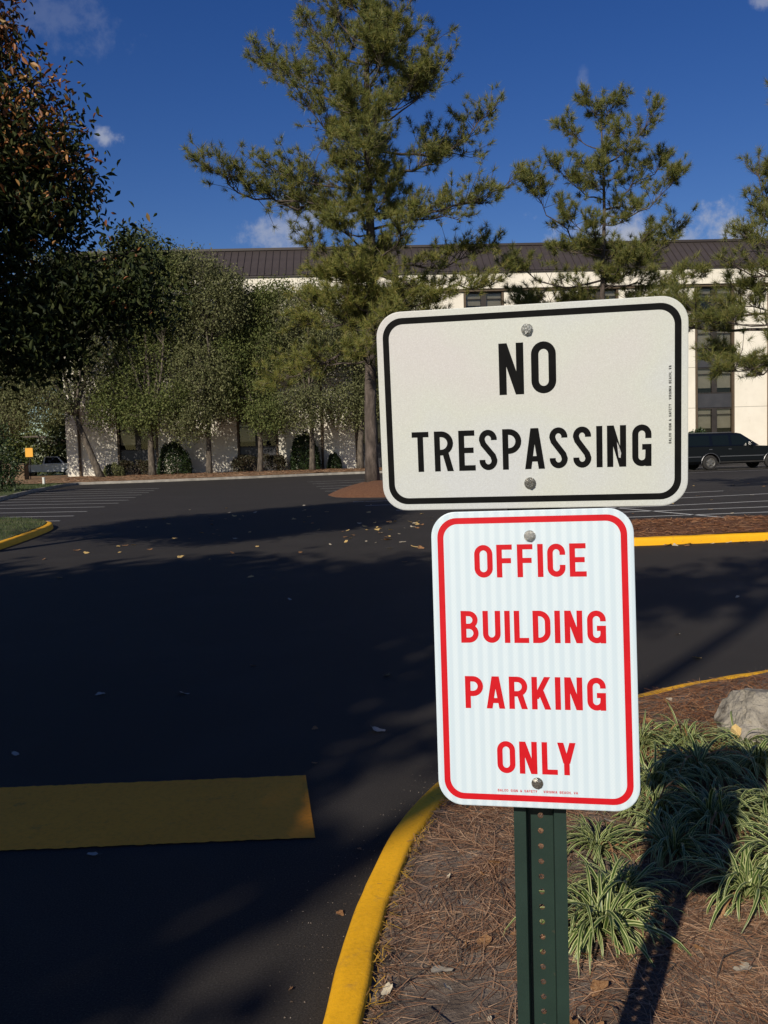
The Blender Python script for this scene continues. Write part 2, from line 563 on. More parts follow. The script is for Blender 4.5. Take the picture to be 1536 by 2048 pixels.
def kerb(name, path, side, m, joints, label_kind, wob=.004, scale=1.0):
    """sweep the kerb profile along the path; the kerb stands on the 'side' (+1 left / -1 right) of the path"""
    root = tag(empty(name), kind='structure')
    T = np.gradient(path, axis=0)
    T = unit(T)
    N = np.stack([-T[:, 1], T[:, 0]], 1) * side
    arc = np.concatenate([[0], np.cumsum(np.linalg.norm(np.diff(path, axis=0), axis=1))])
    cuts = [0] + [int(np.searchsorted(arc, j)) for j in joints if 0 < j < arc[-1]] + [len(path) - 1]
    k = len(PROFILE)
    for a, b in zip(cuts[:-1], cuts[1:]):
        if b - a < 2:
            continue
        V, F = [], []
        n = b - a + 1
        for i in range(a, b + 1):
            sh = 0
            if i == a and a:
                sh = 0
            if i == b and b < len(path) - 1:
                sh = 0
            for (o, z) in PROFILE:
                w = (mnoise.noise(Vector((path[i][0] * 5, path[i][1] * 5, z * 20 + o * 9))) + .6 * mnoise.noise(Vector((path[i][0] * 16, path[i][1] * 16, z * 30 + o * 30)))) * wob if z > 0 else 0
                dip = .001 if (sh and z > .05) else 0
                p = path[i] + N[i] * (o * scale + w) + T[i] * sh
                V.append((p[0], p[1], z * scale + w - dip))
        for i in range(n - 1):
            for j in range(k - 1):
                q = (i * k + j, (i + 1) * k + j, (i + 1) * k + j + 1, i * k + j + 1)
                F.append(q if side < 0 else q[::-1])
        mesh('kerb_stone', V, F, m, root, smooth=True)
    return root, N


def arc_at_y(path, y):
    d = np.concatenate([[0], np.cumsum(np.linalg.norm(np.diff(path, axis=0), axis=1))])
    return float(d[np.argmin(np.abs(path[:, 1] - y))])


j0 = arc_at_y(K_NEAR, 2.40)
kerb_near, N_NEAR = kerb('bed_kerb', K_NEAR, -1, M['kerb_paint'], [j0 - 3, j0, j0 + 3.05, j0 + 6.1, j0 + 9.1, j0 + 15], None, .006, .76)
kerb_isle, N_ISLE = kerb('island_kerb', K_ISLE, 1, M['kerb_paint'], [2.6, 5.35, 8.4, 11.4, 16], None, .006)
kerb_left, N_LEFT = kerb('grass_island_kerb', K_LEFT, 1, M['kerb_paint'], [10, 20, 26, 29, 32, 36, 40, 50], None, .006)
kerb_far, N_FAR = kerb('far_kerb', K_FAR, -1, M['concrete'], list(range(3, 110, 4)), None, .008, 1.25)


def surface(name, boundary, m, zf, spacing, box, parent=None):
    """bumpy bed: constrained triangulation of the boundary plus jittered inner points within box"""
    B = [Vector((float(x), float(y))) for x, y in boundary]
    n = len(B)
    pts = list(B)
    x0, x1, y0, y1 = box
    bb = np.array([(p.x, p.y) for p in B])

    def inside(x, y):
        c = False
        j = n - 1
        for i in range(n):
            if (bb[i, 1] > y) != (bb[j, 1] > y) and x < (bb[j, 0] - bb[i, 0]) * (y - bb[i, 1]) / (bb[j, 1] - bb[i, 1]) + bb[i, 0]:
                c = not c
            j = i
        return c
    y = y0
    while y < y1:
        x = x0
        while x < x1:
            q = (x + random.uniform(-.3, .3) * spacing, y + random.uniform(-.3, .3) * spacing)
            if inside(*q) and np.min(np.hypot(bb[:, 0] - q[0], bb[:, 1] - q[1])) > spacing * .45:
                pts.append(Vector(q))
            x += spacing
        y += spacing
    r = delaunay_2d_cdt(pts, [(i, (i + 1) % n) for i in range(n)], [list(range(n))], 1, 1e-5)
    V = [(p.x, p.y, zf(p.x, p.y)) for p in r[0]]
    return mesh(name, V, [tuple(f) for f in r[2]], m, parent, smooth=True)


def bed_z(x, y):
    v = Vector((x * 2.2, y * 2.2, 1.7))
    v2 = Vector((x * 11, y * 11, 4.1))
    return .068 + .018 * mnoise.noise(v) + .010 * mnoise.noise(v2) + .03 * max(0, min(1, (x - .4) / 1.5))


inner = K_NEAR + N_NEAR * .105
m_ = inner[:, 1] < 9.5
bnd = list(inner[m_][::2]) + [(12, 9.0), (12, -5.9)]
soil = surface('mulch_bed', bnd, M['soil'], bed_z, .07, (-.1, 3.4, 1.4, 5.4))
tag(soil, kind='structure')


def isle_z(x, y):
    return .10 + .09 * math.exp(-((y - 14.4) / 1.0) ** 2) + .02 * mnoise.noise(Vector((x * 2, y * 2, 0)))


inner = K_ISLE + N_ISLE * .138
bnd = list(inner[::2]) + [(30, 18.5), (12, 16.6), (6, 15.7), (3, 15.5)]
isle = tag(surface('island_bed', bnd, M['straw_bed'], isle_z, .3, (-.5, 12, 12.7, 16.5)), kind='structure')


def lawn_z(x, y):
    return .10 + .15 * max(0, min(1, (-6.5 - x) / 4)) + .02 * mnoise.noise(Vector((x, y, 3)))


inner = K_LEFT + N_LEFT * .138
lawn = tag(surface('grass_island', list(inner[::2]), M['turf'], lawn_z, .5, (-14, -6, 8, 22)), kind='structure')


def far_z(x, y):
    return .14 + .06 * max(0, min(1, (y - 54) / 6)) + .05 * mnoise.noise(Vector((x * .6, y * .6, 3)))


inner = K_FAR + N_FAR * -.17 * -1
i0 = 14
far_in = inner
bnd = [p for p in far_in if p[1] >= 51.0] + [(60, 73), (-40, 73), (-40, 51)]
far_bed = tag(surface('planting_bed', bnd, M['far_straw'], far_z, 1.2, (-26, 32, 50, 72)), kind='structure')
bnd = [p for p in far_in if p[1] <= 51.2] + [(-40, 50.9), (-40, 30)]
far_lawn = tag(surface('lawn', bnd, M['turf'], lambda x, y: .13 + .04 * mnoise.noise(Vector((x * .5, y * .5, 0))), 1.5, (-30, -13, 30, 51)), kind='structure')

# mulch mound at the foot of the tall pine
V, F = [], []
for i in range(9):
    for k in range(36):
        a = 2 * math.pi * k / 36
        r = i / 8
        wob = 1 + .10 * mnoise.noise(Vector((math.cos(a) * 2, math.sin(a) * 2, 5)))
        V.append((-.05 + 1.95 * r * wob * math.cos(a), 31.0 + 3.0 * r * wob * math.sin(a),
                  -.01 + .46 * (1 - r * r) ** 1.1 + (.03 * mnoise.noise(Vector((r * 9 * math.cos(a), r * 9 * math.sin(a), 1))) if i < 8 else -.02)))
for i in range(8):
    for k in range(36):
        F.append((i * 36 + k, (i + 1) * 36 + k, (i + 1) * 36 + (k + 1) % 36, i * 36 + (k + 1) % 36))
mound = tag(mesh('mulch_mound', V, F, M['straw_bed'], smooth=True), kind='structure')


# painted markings: parts of the asphalt
def stripe(x0, y0, x1, y1, w=.1, name='parking_stripe', m='line_paint', z=.005):
    a, b = np.array([x0, y0]), np.array([x1, y1])
    t = unit(b - a)
    n = np.array([-t[1], t[0]]) * w / 2
    P = []
    L = np.linalg.norm(b - a)
    k = max(2, int(L / .02)) if w > .3 else 2
    for i in range(k + 1):
        e = a + (b - a) * i / k
        j = .012 if w > .3 else 0
        P.append((e - n * (1 + random.uniform(-j, j) * 1.2), e + n * (1 + random.uniform(-j, j) * 1.2)))
    if w > .3:                       # the bar's end is cut slightly askew
        P[-1] = (P[-1][0] + t * .045, P[-1][1] - t * .03)
        P[-2] = (P[-2][0] + t * .03, P[-2][1] - t * .022)
    V = [(p[0], p[1], z) for q in P for p in q]
    mesh(name, V, [(2 * i, 2 * i + 2, 2 * i + 3, 2 * i + 1) for i in range(k)], M[m], lot)


for (a, b) in [((-10.58, 41.86), (-16.6, 43.6)), ((-10.23, 39.56), (-16.1, 41.0)), ((-9.93, 37.51), (-15.7, 38.9)), ((-9.59, 35.22), (-15.3, 36.6)),
               ((-9.28, 33.19), (-15.0, 34.5)), ((-8.98, 31.21), (-14.6, 32.5)), ((-8.78, 29.34), (-14.3, 30.5)), ((-8.6, 27.3), (-14.1, 28.5)),
               ((-8.45, 25.2), (-14, 26.2)), ((-8.2, 23.4), (-13.5, 24.2)), ((-7.94, 21.67), (-13, 22.4))]:
    stripe(*a, *b)
for (a, b) in [((-3.82, 44.8), (3.0, 46.4)), ((-3.35, 41.8), (3.2, 43.3)), ((-2.89, 38.4), (3.4, 39.9)), ((-2.56, 36.0), (3.0, 37.3)), ((-2.2, 33.6), (3.0, 34.8)),
               ((-.9, 26.0), (3.2, 26.6)), ((-.5, 24.1), (3.4, 24.6)), ((.3, 21.9), (4.4, 22.3)),
               ((5.9, 25.0), (10.0, 26.05)), ((5.9, 22.8), (13.2, 24.9)), ((5.2, 20.4), (12.4, 22.0)), ((3.6, 19.0), (11.5, 19.75)),
               ((2.8, 17.6), (10.5, 18.3)), ((5.2, 21.0), (6.6, 17.0)), ((13, 41.5), (22, 43.2)), ((13, 44.4), (23, 46.0)), ((12.4, 48.6), (24, 50.2))]:
    stripe(*a, *b)
stripe(-3.4, 3.60, -.36, 3.69, .67, 'stop_bar', 'bar_paint')

# ------------------------------------------------------------------ office building
BYAW = R(2.5)
bld = empty('office_building', (-23.41, 66.0, 0.0), BYAW)
tag(bld, 'long cream four-storey office building with dark window strips and brown metal roof', 'building')
BL = 62.0
FLOORS = [(.0, 3.99), (3.99, 7.06), (7.06, 10.13), (10.13, 13.1)]
STRIPS = [(3.75, 6.75), (12.62, 15.66), (21.45, 24.45), (29.87, 32.9), (38.6, 41.6), (47.47, 50.5), (56.2, 59.2)]
edges = [0.0] + [e for s in STRIPS for e in s] + [BL]
for a, b in zip(edges[0::2], edges[1::2]):
    for i, (z0, z1) in enumerate(FLOORS):
        cols = 1 if b - a < 4.2 else 1
        mb = MB()
        mb.box(a + .012, b - .012, 0, .45, (z0 if i else -.2) + .012, z1 - .012)
        mb.obj('wall_panel', M['stucco'], bld)
    mbk = MB().box(a + .02, b - .02, .03, .5, -.2, 13.1)
    mbk.obj('wall_core', M['bronze_brown'], bld)
MB().box(-.02, BL + .02, .52, 16, -.2, 13.1).obj('core', M['dark_room'], bld)
# slim brown downpipes
for x in (.98, 18.95, 35.4, 53.1):
    MB().tube([(x, -.12, .05), (x, -.12, 13.1)], .10, 8).obj('downpipe', M['bronze_brown'], bld)
x = -.25
while x < BL:
    x2 = min(x + 4.45, BL + .25)
    MB().box(x + .01, x2 - .01, -.28, .6, 13.28, 14.42).obj('fascia_panel', M['fascia'], bld)
    x = x2
MB().box(-.2, BL + .2, -.16, .6, 13.1, 13.279).obj('soffit_beam', M['bronze_brown'], bld)
for si, (a, b) in enumerate(STRIPS):
    for s, e in ((a, a + .16), (b - .16, b)):
        MB().box(s + .002, e - .002, -.03, .5, -.15, 13.095).obj('jamb', M['bronze_brown'], bld)
    for fi, (z0, z1) in enumerate(FLOORS):
        zt = z1 - .02
        zb = z1 - 2.0
        mid = (a + b) / 2
        MB().box(a + .162, b - .162, .16, .5, z0 + .01, zb - .002).obj('spandrel', M['spandrel'], bld)
        f = MB()
        f.box(a + .162, b - .162, .14, .3, zt - .09, zt)
        f.box(a + .162, b - .162, .14, .3, zb, zb + .08)
        f.box(mid - .2, mid + .2, .12, .3, zb + .081, zt - .091)
        f.box(a + .162, mid - .201, .15, .29, zt - .53, zt - .47)
        f.box(mid + .201, b - .162, .15, .29, zt - .53, zt - .47)
        w = f.obj('window', M['bronze'], bld)
        for p0, p1 in ((a + .163, mid - .202), (mid + .202, b - .163)):
            mesh('pane', [(p0, .2, zb + .082), (p1, .2, zb + .082), (p1, .2, zt - .092), (p0, .2, zt - .092)], [(0, 1, 2, 3)], M['glass'], w)
            bl = MB()
            drop = random.choice([.1, .15, .25, .3, .7, 1.0, .2])
            zz = zt - .1
            while zz - .29 > zb + .05 + drop:
                bl.box(p0 + .02, p1 - .02, .32, .335, zz - .275, zz)
                bl.box(p0 + .02, p1 - .02, .325, .333, zz - .29, zz - .276)
                zz -= .29
            if bl.V:
                bl.obj('blind', M['blind'], w)
# mansard roof: slab with separate standing-seam panels
RZ0, RZ1, RD = 14.42, 17.15, 3.1
sl = MB().prism([(-.34, RZ0 + .02), (RD, RZ1), (RD, RZ0 + .02)], 0, -.3, BL + .3)
roof = sl.obj('roof', M['roof_rib'], bld)
MB().box(-.34, BL + .34, -.40, .55, RZ0 - .001, RZ0 + .10).obj('eave_trim', M['roof_rib'], roof)
MB().box(-.34, BL + .34, RD - .25, RD + .5, RZ1 - .06, RZ1 + .12).obj('ridge_cap', M['roof_rib'], roof)
pw = .53
n_p = int((BL + .6) / pw)
dy, dz = RD - .08 + .34, RZ1 - RZ0 - .12
ln = math.hypot(dy, dz)
ny, nz = -dz / ln, dy / ln


def slope_pt(x, t, h):
    return (x, -.34 + dy * t + ny * h, RZ0 + .06 + dz * t + nz * h)


pv, pf = [], []
for (xa, xb, h0, h1) in ((.0, pw - .03, .035, .035),):
    pass
pm_ = MB()
pm_.m = 0
NS = 3
for j in range(NS):
    t0, t1 = .03 + j * (.97 / NS), .03 + (j + 1) * (.97 / NS)
    o = [.03, .034, .03, .034]
    pm_.add([slope_pt(.035, t0, o[j]), slope_pt(pw - .002, t0, o[j]), slope_pt(pw - .002, t1, o[j + 1]), slope_pt(.035, t1, o[j + 1])], [(0, 1, 2, 3)])
pm_.m = 1
pm_.add([slope_pt(0, .03, .005), slope_pt(0, 1, .005), slope_pt(0, .03, .085), slope_pt(0, 1, .085), slope_pt(.034, .03, .085), slope_pt(.034, 1, .085),
         slope_pt(.034, .03, .005), slope_pt(.034, 1, .005)], [(0, 2, 3, 1), (2, 4, 5, 3), (4, 6, 7, 5), (0, 6, 4, 2)])
pd = mesh_data('roof_panel', pm_.V, pm_.F, [M['roof'], M['roof_rib']], pm_.I)
for i in range(n_p):
    o = bpy.data.objects.new('roof_panel', pd)
    o.location = (-.3 + i * pw, 0, random.uniform(-.004, .004))
    link(o, roof)


# ------------------------------------------------------------------ foliage builders
def leaf_mesh(C_, size, wr=.5, up=.35, fold=.25, six=False, droop=0.0):
    """one small folded leaf per centre; returns V (n*4 or n*6), F"""
    n = len(C_)
    d = rng.normal(size=(n, 3))
    d[:, 2] -= droop
    d = unit(d)
    nn = rng.normal(size=(n, 3))
    nn[:, 2] += up * 3
    s = unit(np.cross(d, nn))
    u = np.cross(s, d)
    L = (size * rng.uniform(.65, 1.3, n))[:, None]
    W = L * wr
    if six:
        P = [C_ - d * L * .5, C_ - d * L * .12 + s * W * .5 + u * W * fold, C_ + d * L * .22 + s * W * .36 + u * W * fold * .6,
             C_ + d * L * .5 - u * W * .3, C_ + d * L * .22 - s * W * .36 + u * W * fold * .6, C_ - d * L * .12 - s * W * .5 + u * W * fold]
        V = np.stack(P, 1).reshape(-1, 3)
        b = np.arange(n)[:, None] * 6
        F = np.concatenate([b + np.array([[0, 1, 2, 3]]), b + np.array([[0, 3, 4, 5]])], 0)
        return V, F
    P = [C_ - d * L * .5, C_ + s * W * .5 + u * W * fold, C_ + d * L * .5, C_ - s * W * .5 + u * W * fold]
    V = np.stack(P, 1).reshape(-1, 3)
    F = np.arange(n)[:, None] * 4 + np.array([[0, 1, 2, 3]])
    return V, F


def in_ellipsoid(c, r, n, shell=.55):
    p = unit(rng.normal(size=(n, 3))) * (shell + (1 - shell) * rng.random((n, 1)) ** .6)
    keep = rng.random(n) > .12
    p[~keep] *= rng.random((int((~keep).sum()), 1))
    return np.array(c) + p * np.array(r)


def curve_pts(a, b, sag, n=6, wob=.06):
    a, b = np.array(a, float), np.array(b, float)
    L = np.linalg.norm(b - a)
    out = []
    o = rng.normal(size=3) * wob * L
    for i in range(n):
        t = i / (n - 1)
        p = a + (b - a) * t + np.array([0, 0, sag]) * L * math.sin(math.pi * t) + o * math.sin(math.pi * t)
        out.append(p)
    return out


def broad_tree(name, label, base, trunk_top, r0, lobes, n_leaf, leaf, mats, bark, group=None, cluster=.3, wr=.5, six=False,
               russet=None, cat='tree', droop=0.0, lean=(0, 0), twig_step=1, shell=.5, cz=.7):
    root = empty(name, base)
    tag(root, label, cat, group)
    B = np.array(base)
    tb = MB()
    top = np.array([lean[0], lean[1], trunk_top])
    tp = curve_pts((0, 0, -.15), top, 0, 7, .02)
    tb.tube(tp, [r0 * (1.25 if i == 0 else 1) * (1 - .4 * i / 6) for i in range(7)], 9)
    cents = []
    vols = np.array([l[3] * l[4] * l[5] for l in lobes]) ** .75
    for l, v in zip(lobes, vols / vols.sum()):
        c = np.array(l[:3]) - B
        mid = curve_pts(top, c, .08, 6)
        tb.tube(mid, [r0 * .5 * (1 - .75 * i / 5) for i in range(6)], 6)
        nc = max(6, int(v * n_leaf / 26))
        cl = in_ellipsoid(c, l[3:6], nc, shell)
        for q in cl[::twig_step]:
            st = mid[random.choice((3, 4, 5))]
            tb.tube(curve_pts(st, q, .05, 4), [r0 * .14, r0 * .09, r0 * .06, r0 * .03], 3, False)
        cents.append(cl)
    tb.obj('trunk', bark, root, smooth=True)
    cents = np.concatenate(cents)
    per = max(1, int(n_leaf / len(cents)))
    C_ = np.repeat(cents, per, 0) + rng.normal(size=(len(cents) * per, 3)) * cluster * np.array([1, 1, cz])
    V, F = leaf_mesh(C_, leaf, wr, six=six, droop=droop)
    mi = None
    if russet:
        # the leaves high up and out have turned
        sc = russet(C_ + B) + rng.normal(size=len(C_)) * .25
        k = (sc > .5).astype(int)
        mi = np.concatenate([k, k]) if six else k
    mesh('crown', V, F, mats, root, mi)
    return root


def pine_tree(name, label, base, height, r0, branches, tufts_per_m, needle, mats, n_fill, seed, group='pines', lean=0.0, fill_r=.75, yellow=None, width=.010, per=26, zmin=3.5, twig=1.0, inner=0):
    rs = np.random.default_rng(seed)
    root = empty(name, base)
    tag(root, label, 'tree', group)
    tb = MB()
    nseg = 14
    axis = [np.array([lean * (i / nseg) * height + .05 * math.sin(i * .9 + seed), .04 * math.sin(i * 1.3 + seed), -.2 + (height + .2) * i / nseg]) for i in range(nseg + 1)]
    tb.tube(axis, [r0 * ((1.3 if i == 0 else 1.0) * (1 - .93 * (i / nseg) ** 1.15)) + .012 for i in range(nseg + 1)], 10)

    def ax(z):
        t = min(max((z + .2) / (height + .2), 0), 1) * nseg
        i = min(int(t), nseg - 1)
        return axis[i] + (axis[i + 1] - axis[i]) * (t - i)
    BR = []
    for z0, dx, z1 in branches:
        z0, z1 = z0 - base[2], z1 - base[2] - .26 * twig
        dx = dx - math.copysign(min(.22 * twig, abs(dx) * .2), dx)
        BR.append((z0, np.array([dx, rs.uniform(-.45, .45) * abs(dx), z1 - z0])))
    zs = [b[0] for b in BR]
    for i in range(n_fill):
        z0 = rs.uniform(max(zmin, min(zs)), height * .97)
        near = sorted(BR[:len(branches)], key=lambda q: abs(q[0] - z0))[:3]
        L = fill_r * np.mean([np.hypot(q[1][0], q[1][1]) for q in near])
        a = rs.choice([math.pi / 2, -math.pi / 2]) + rs.normal() * .7
        BR.append((z0, np.array([math.cos(a) * L, math.sin(a) * L, L * rs.uniform(.05, .5)])))
    for i in range(inner):
        z0 = max(zmin, min(zs)) + 1.5 + (height * .93 - max(zmin, min(zs)) - 1.5) * rs.random() ** 1.5
        a, L = rs.uniform(0, 6.283), rs.uniform(.8, 1.9) * (1 - .4 * z0 / height)
        BR.append((z0, np.array([math.cos(a) * L, math.sin(a) * L, L * rs.uniform(.2, .8)])))
    P, A = [], []
    for z0, v in BR:
        s = ax(z0)
        L = np.linalg.norm(v)
        nb = max(5, int(L * 2.2))
        pts = []
        o = rs.normal(size=3) * .05 * L
        for i in range(nb + 1):
            t = i / nb
            p = s + v * np.array([t, t, t ** 1.5 if v[2] > 0 else t]) + o * math.sin(math.pi * t) + np.array([0, 0, -.05 * L * math.sin(math.pi * t)])
            p = p + rs.normal(size=3) * .02 * L * (0 < i < nb)
            pts.append(p)
        rb = r0 * .24 * min(1, L / 4) + .012
        tb.tube(pts, [rb * (1 - .8 * i / nb) for i in range(nb + 1)], 5, False)
        nt = max(2, int(L * tufts_per_m))
        nodes = np.sort(.2 + .8 * rs.random(max(2, nt // 3)) ** .75)
        for k in range(nt):
            t = min(.995, max(.15, nodes[k % len(nodes)] + rs.normal() * .02))
            i = min(int(t * nb), nb - 1)
            p0 = pts[i] + (pts[i + 1] - pts[i]) * (t * nb - i)
            d = unit(unit(pts[i + 1] - pts[i]) * rs.uniform(.3, 1.1) + rs.normal(size=3) * np.array([.65, .65, .3]) + np.array([0, 0, .38]))
            tl = twig * rs.uniform(.3, 1.25) * (.5 + .5 * math.sin(math.pi * min(1, t * .92))) * min(1.15, .4 + L / 4)
            p1 = p0 + d * tl + np.array([0, 0, .15 * tl])
            pm = (p0 + p1) / 2 + rs.normal(size=3) * .06 * tl
            tb.tube([p0, pm, p1], [.015, .011, .006], 3, False)
            P.append(p1)
            A.append(unit(d + rs.normal(size=3) * .25 + np.array([0, 0, .5])))
            for j in range(rs.integers(2, 5)):
                f = rs.uniform(.35, .95)
                e0 = p0 + (p1 - p0) * f
                dd_ = unit(d * .6 + rs.normal(size=3) * .6 + np.array([0, 0, .35]))
                e1 = e0 + dd_ * rs.uniform(.08, .30) * twig
                P.append(e1)
                A.append(unit(dd_ + np.array([0, 0, .5])))
        P.append(pts[-1])
        A.append(unit(unit(v) + np.array([0, 0, .6])))
    for k in range(10):
        P.append(ax(height * (1 - .008 * k)) + rs.normal(size=3) * .12)
        A.append(np.array([0, 0, 1.0]))
    tb.obj('trunk', M['bark_pine'], root, smooth=True)
    P, A = np.array(P), np.array(A)
    n = len(P)
    base_p = np.repeat(P, per, 0)
    ax_ = np.repeat(A, per, 0)
    dd = unit(ax_ * .66 + rs.normal(size=(n * per, 3)) * .55)
    Ln = needle * rs.uniform(.65, 1.15, (n * per, 1))
    st = base_p - ax_ * needle * .55 * rs.random((n * per, 1))
    sd = unit(np.cross(dd, rs.normal(size=(n * per, 3)))) * width
    V = np.stack([st - sd * .5, st + sd * .5, st + dd * Ln], 1).reshape(-1, 3)
    F = np.arange(n * per * 3).reshape(-1, 3)
    mi = None
    if yellow:
        k = yellow(P + np.array(base), rs)
        mi = np.repeat(k.astype(int), per)
    mesh('crown', V, F, mats, root, mi)
    return root


# ------------------------------------------------------------------ pines
PINE_A = [(9.87, -5.5, 11.0), (9.7, -4.2, 10.5), (12.7, -3.92, 15.36), (14.51, -2.55, 16.62), (11.87, -2.41, 13.59), (11.2, -1.92, 12.42), (8.02, -2.54, 9.07), (7.34, -2.09, 7.74), (5.13, -3.79, 4.21), (5.99, -2.88, 6.07), (6.67, -2.44, 6.91), (15.16, -1.85, 17.65), (15.97, -1.18, 18.6), (13.68, -2.93, 14.75), (10.96, 4.69, 13.47), (14.67, 2.57, 15.82), (9.62, 4.89, 10.36), (8.1, 4.22, 8.57), (7.6, 4.47, 7.47), (6.67, 2.5, 6.76), (12.53, 2.59, 14.1), (13.36, 2.08, 14.94), (15.65, 2.24, 17.21), (16.62, 1.57, 18.68), (11.7, 3.76, 12.26), (9.03, 3.36, 9.6), (5.64, 2.68, 5.91), (4.62, -2.45, 5.03), (8.86, -1.73, 9.58), (4.1, 2.06, 4.56)]
PINE_B = [(15.86, -1.15, 16.85), (15.86, 1.04, 16.9), (14.37, -1.91, 15.7), (13.72, 2.38, 16.11), (12.21, -2.69, 13.8), (11.78, 3.38, 14.48), (11.57, 3.04, 12.99), (10.05, -3.67, 12.86), (10.05, 4.71, 12.08), (9.61, 2.72, 11.05), (8.74, -4.6, 9.75), (8.52, 4.27, 9.05), (13.29, -1.26, 14.4), (13.08, 1.38, 14.33), (10.7, -2.15, 11.85), (7.86, -3.29, 8.18), (7.86, 3.17, 8.65), (6.98, -4.16, 8.42), (6.98, 4.28, 7.74), (15.22, 0.07, 17.14), (11.13, 1.83, 12.38)]
PINE_C = [(7.52, -1.39, 9.11), (6.87, -1.32, 7.95), (6.22, -2.07, 7.19), (5.69, -2.53, 6.42), (4.9, -3.47, 5.4), (4.38, -3.87, 5.68), (4.64, -2.81, 4.72), (3.98, -2.75, 3.53), (3.85, -2.55, 4.05), (5.69, -1.87, 5.75), (5.17, -2.27, 5.23), (4.11, -1.88, 3.37), (8.43, -1.19, 8.72), (9.07, 0.92, 9.95), (7.78, 1.98, 8.5), (6.48, 2.66, 7.18), (5.17, 3.2, 5.6), (4.11, 3.09, 3.75), (9.72, -0.66, 10.63), (10.36, 0.53, 11.11), (10.1, -0.79, 10.89)]
pine_tree('pine_tree', 'tallest pine, its top cut off by the frame, trunk on a red mulch mound', (-.37, 31.0, .30), 19.6, .215, PINE_A, 10, .25,
          [M['pine'], M['pine_yellow']], 32, 3, lean=.018, yellow=lambda p, rs: rs.random(len(p)) < np.clip((10.5 - p[:, 2]) / 4, .12, .85), width=.0135, zmin=3.8, twig=1.1, per=42, inner=40)
pine_tree('pine_tree', 'open-crowned pine standing whole against the sky behind the upper sign', (10.02, 40.0, 0.0), 16.4, .16, PINE_B, 8.5, .30,
          [M['pine']], 12, 11, lean=.004, fill_r=.6, width=.0165, zmin=6, twig=1.1, per=42, inner=8)
pine_tree('pine_tree', 'pine at the right edge, only its left branches in view above the black car', (11.22, 24.0, 0.0), 11.2, .17, PINE_C, 9.5, .22,
          [M['pine']], 16, 23, fill_r=.6, width=.010, zmin=3.6, twig=.85, per=42)

# ------------------------------------------------------------------ row of evergreen oaks in front of the building
OAK_POS = [(-19.5, 61.5), (-16.2, 62.5), (-12.3, 63.0), (-8.75, 63.2), (-5.05, 63.6), (-1.6, 63.9)]
OAK_TXT = ['leaning-trunk oak at the left end of the row along the building', 'tallest oak of the row, its crown covering the building eave on the left',
           'third oak from the left in the row along the building', 'fourth oak from the left in the row, between two window strips',
           'oak with a slim pale trunk in front of the right-hand rounded shrub', 'oak at the right end of the row, half behind the tall pine']
PX = 28.3


def oz(v, u):
    return (900 - (u - 768) * math.tan(R(1.7)) - v) / PX + 1.5


OAK_LOBES = [  # (u, v, ru, rv) in the row's own elevation, tree by tree
    [(150, 620, 95, 85), (90, 720, 90, 75), (190, 740, 75, 70), (120, 810, 75, 55), (110, 555, 60, 45), (215, 670, 60, 70), (40, 830, 60, 40), (180, 570, 60, 50), (60, 770, 60, 50)],
    [(300, 512, 58, 42), (270, 600, 80, 75), (345, 600, 75, 75), (310, 700, 85, 80), (260, 780, 55, 45), (350, 800, 55, 40), (360, 540, 50, 40), (230, 560, 50, 45), (300, 830, 65, 40), (220, 820, 40, 45)],
    [(405, 555, 75, 45), (390, 660, 80, 75), (455, 620, 70, 65), (420, 750, 80, 70), (390, 840, 60, 42), (470, 580, 45, 35), (450, 800, 50, 45)],
    [(510, 615, 65, 45), (520, 700, 75, 65), (500, 790, 70, 50), (545, 835, 50, 40), (470, 720, 50, 60), (555, 590, 50, 32)],
    [(600, 625, 65, 45), (625, 710, 75, 65), (610, 815, 65, 50), (665, 690, 55, 60), (640, 590, 50, 30), (560, 700, 50, 50)],
    [(710, 620, 65, 55), (735, 710, 65, 65), (700, 810, 60, 55), (750, 800, 45, 40), (780, 630, 65, 55), (840, 600, 50, 40)]]
for i, ((x, y), lobes) in enumerate(zip(OAK_POS, OAK_LOBES)):
    LB = []
    for (u, v, ru, rv) in lobes:
        LB.append(((u - 768) / PX, y + random.uniform(-1.2, 1.0), oz(v, u), ru / PX * .80, 1.4, rv / PX * .80))
    lean = [(-1.6, 0), (.1, 0), (.1, 0), (0, 0), (.1, 0), (.3, 0)][i]
    broad_tree('oak_tree', OAK_TXT[i], (x, y, .2), 4.0 if i else 4.3, .26 if i in (0, 1, 5) else .22, LB, 42000 if i < 3 else 28000, .165,
               [M['oak_green'] if i in (1, 3) else M['oak']], M['bark_oak'], 'oaks in a row along the building', cluster=.30, wr=.55, lean=lean, twig_step=6, shell=.72, cz=1.15, droop=.8)

# trees and bushes beyond the left end of the building
broad_tree('background_tree', 'brownish tree at the left frame edge beyond the lawn', (-31.5, 72, 0), 4, .3,
           [(-33, 72, 7, 3, 2, 2.6), (-31, 71, 5, 2.6, 2, 2.2), (-29, 72, 8.5, 2.6, 2, 2.6), (-34, 72, 4, 3, 2, 2)], 16000, .32, [M['brown_tree']], M['bark_oak'], cluster=.4, twig_step=4)
broad_tree('background_tree', 'dark green tree closing the gap left of the building corner', (-27.5, 80, 0), 3, .3,
           [(-27.5, 80, 5, 2.6, 2, 3), (-29.5, 81, 9, 3, 2, 3), (-26.8, 80, 10, 2.2, 2, 3.5), (-30.5, 80, 13, 3, 2, 3), (-31, 83, 2.6, 4, 2, 2.8), (-26.5, 82, 2.4, 2.5, 1.5, 2.6), (-36, 83, 3, 4, 2, 3)], 26000, .34, [M['oak_green']], M['bark_oak'], cluster=.45, twig_step=4)
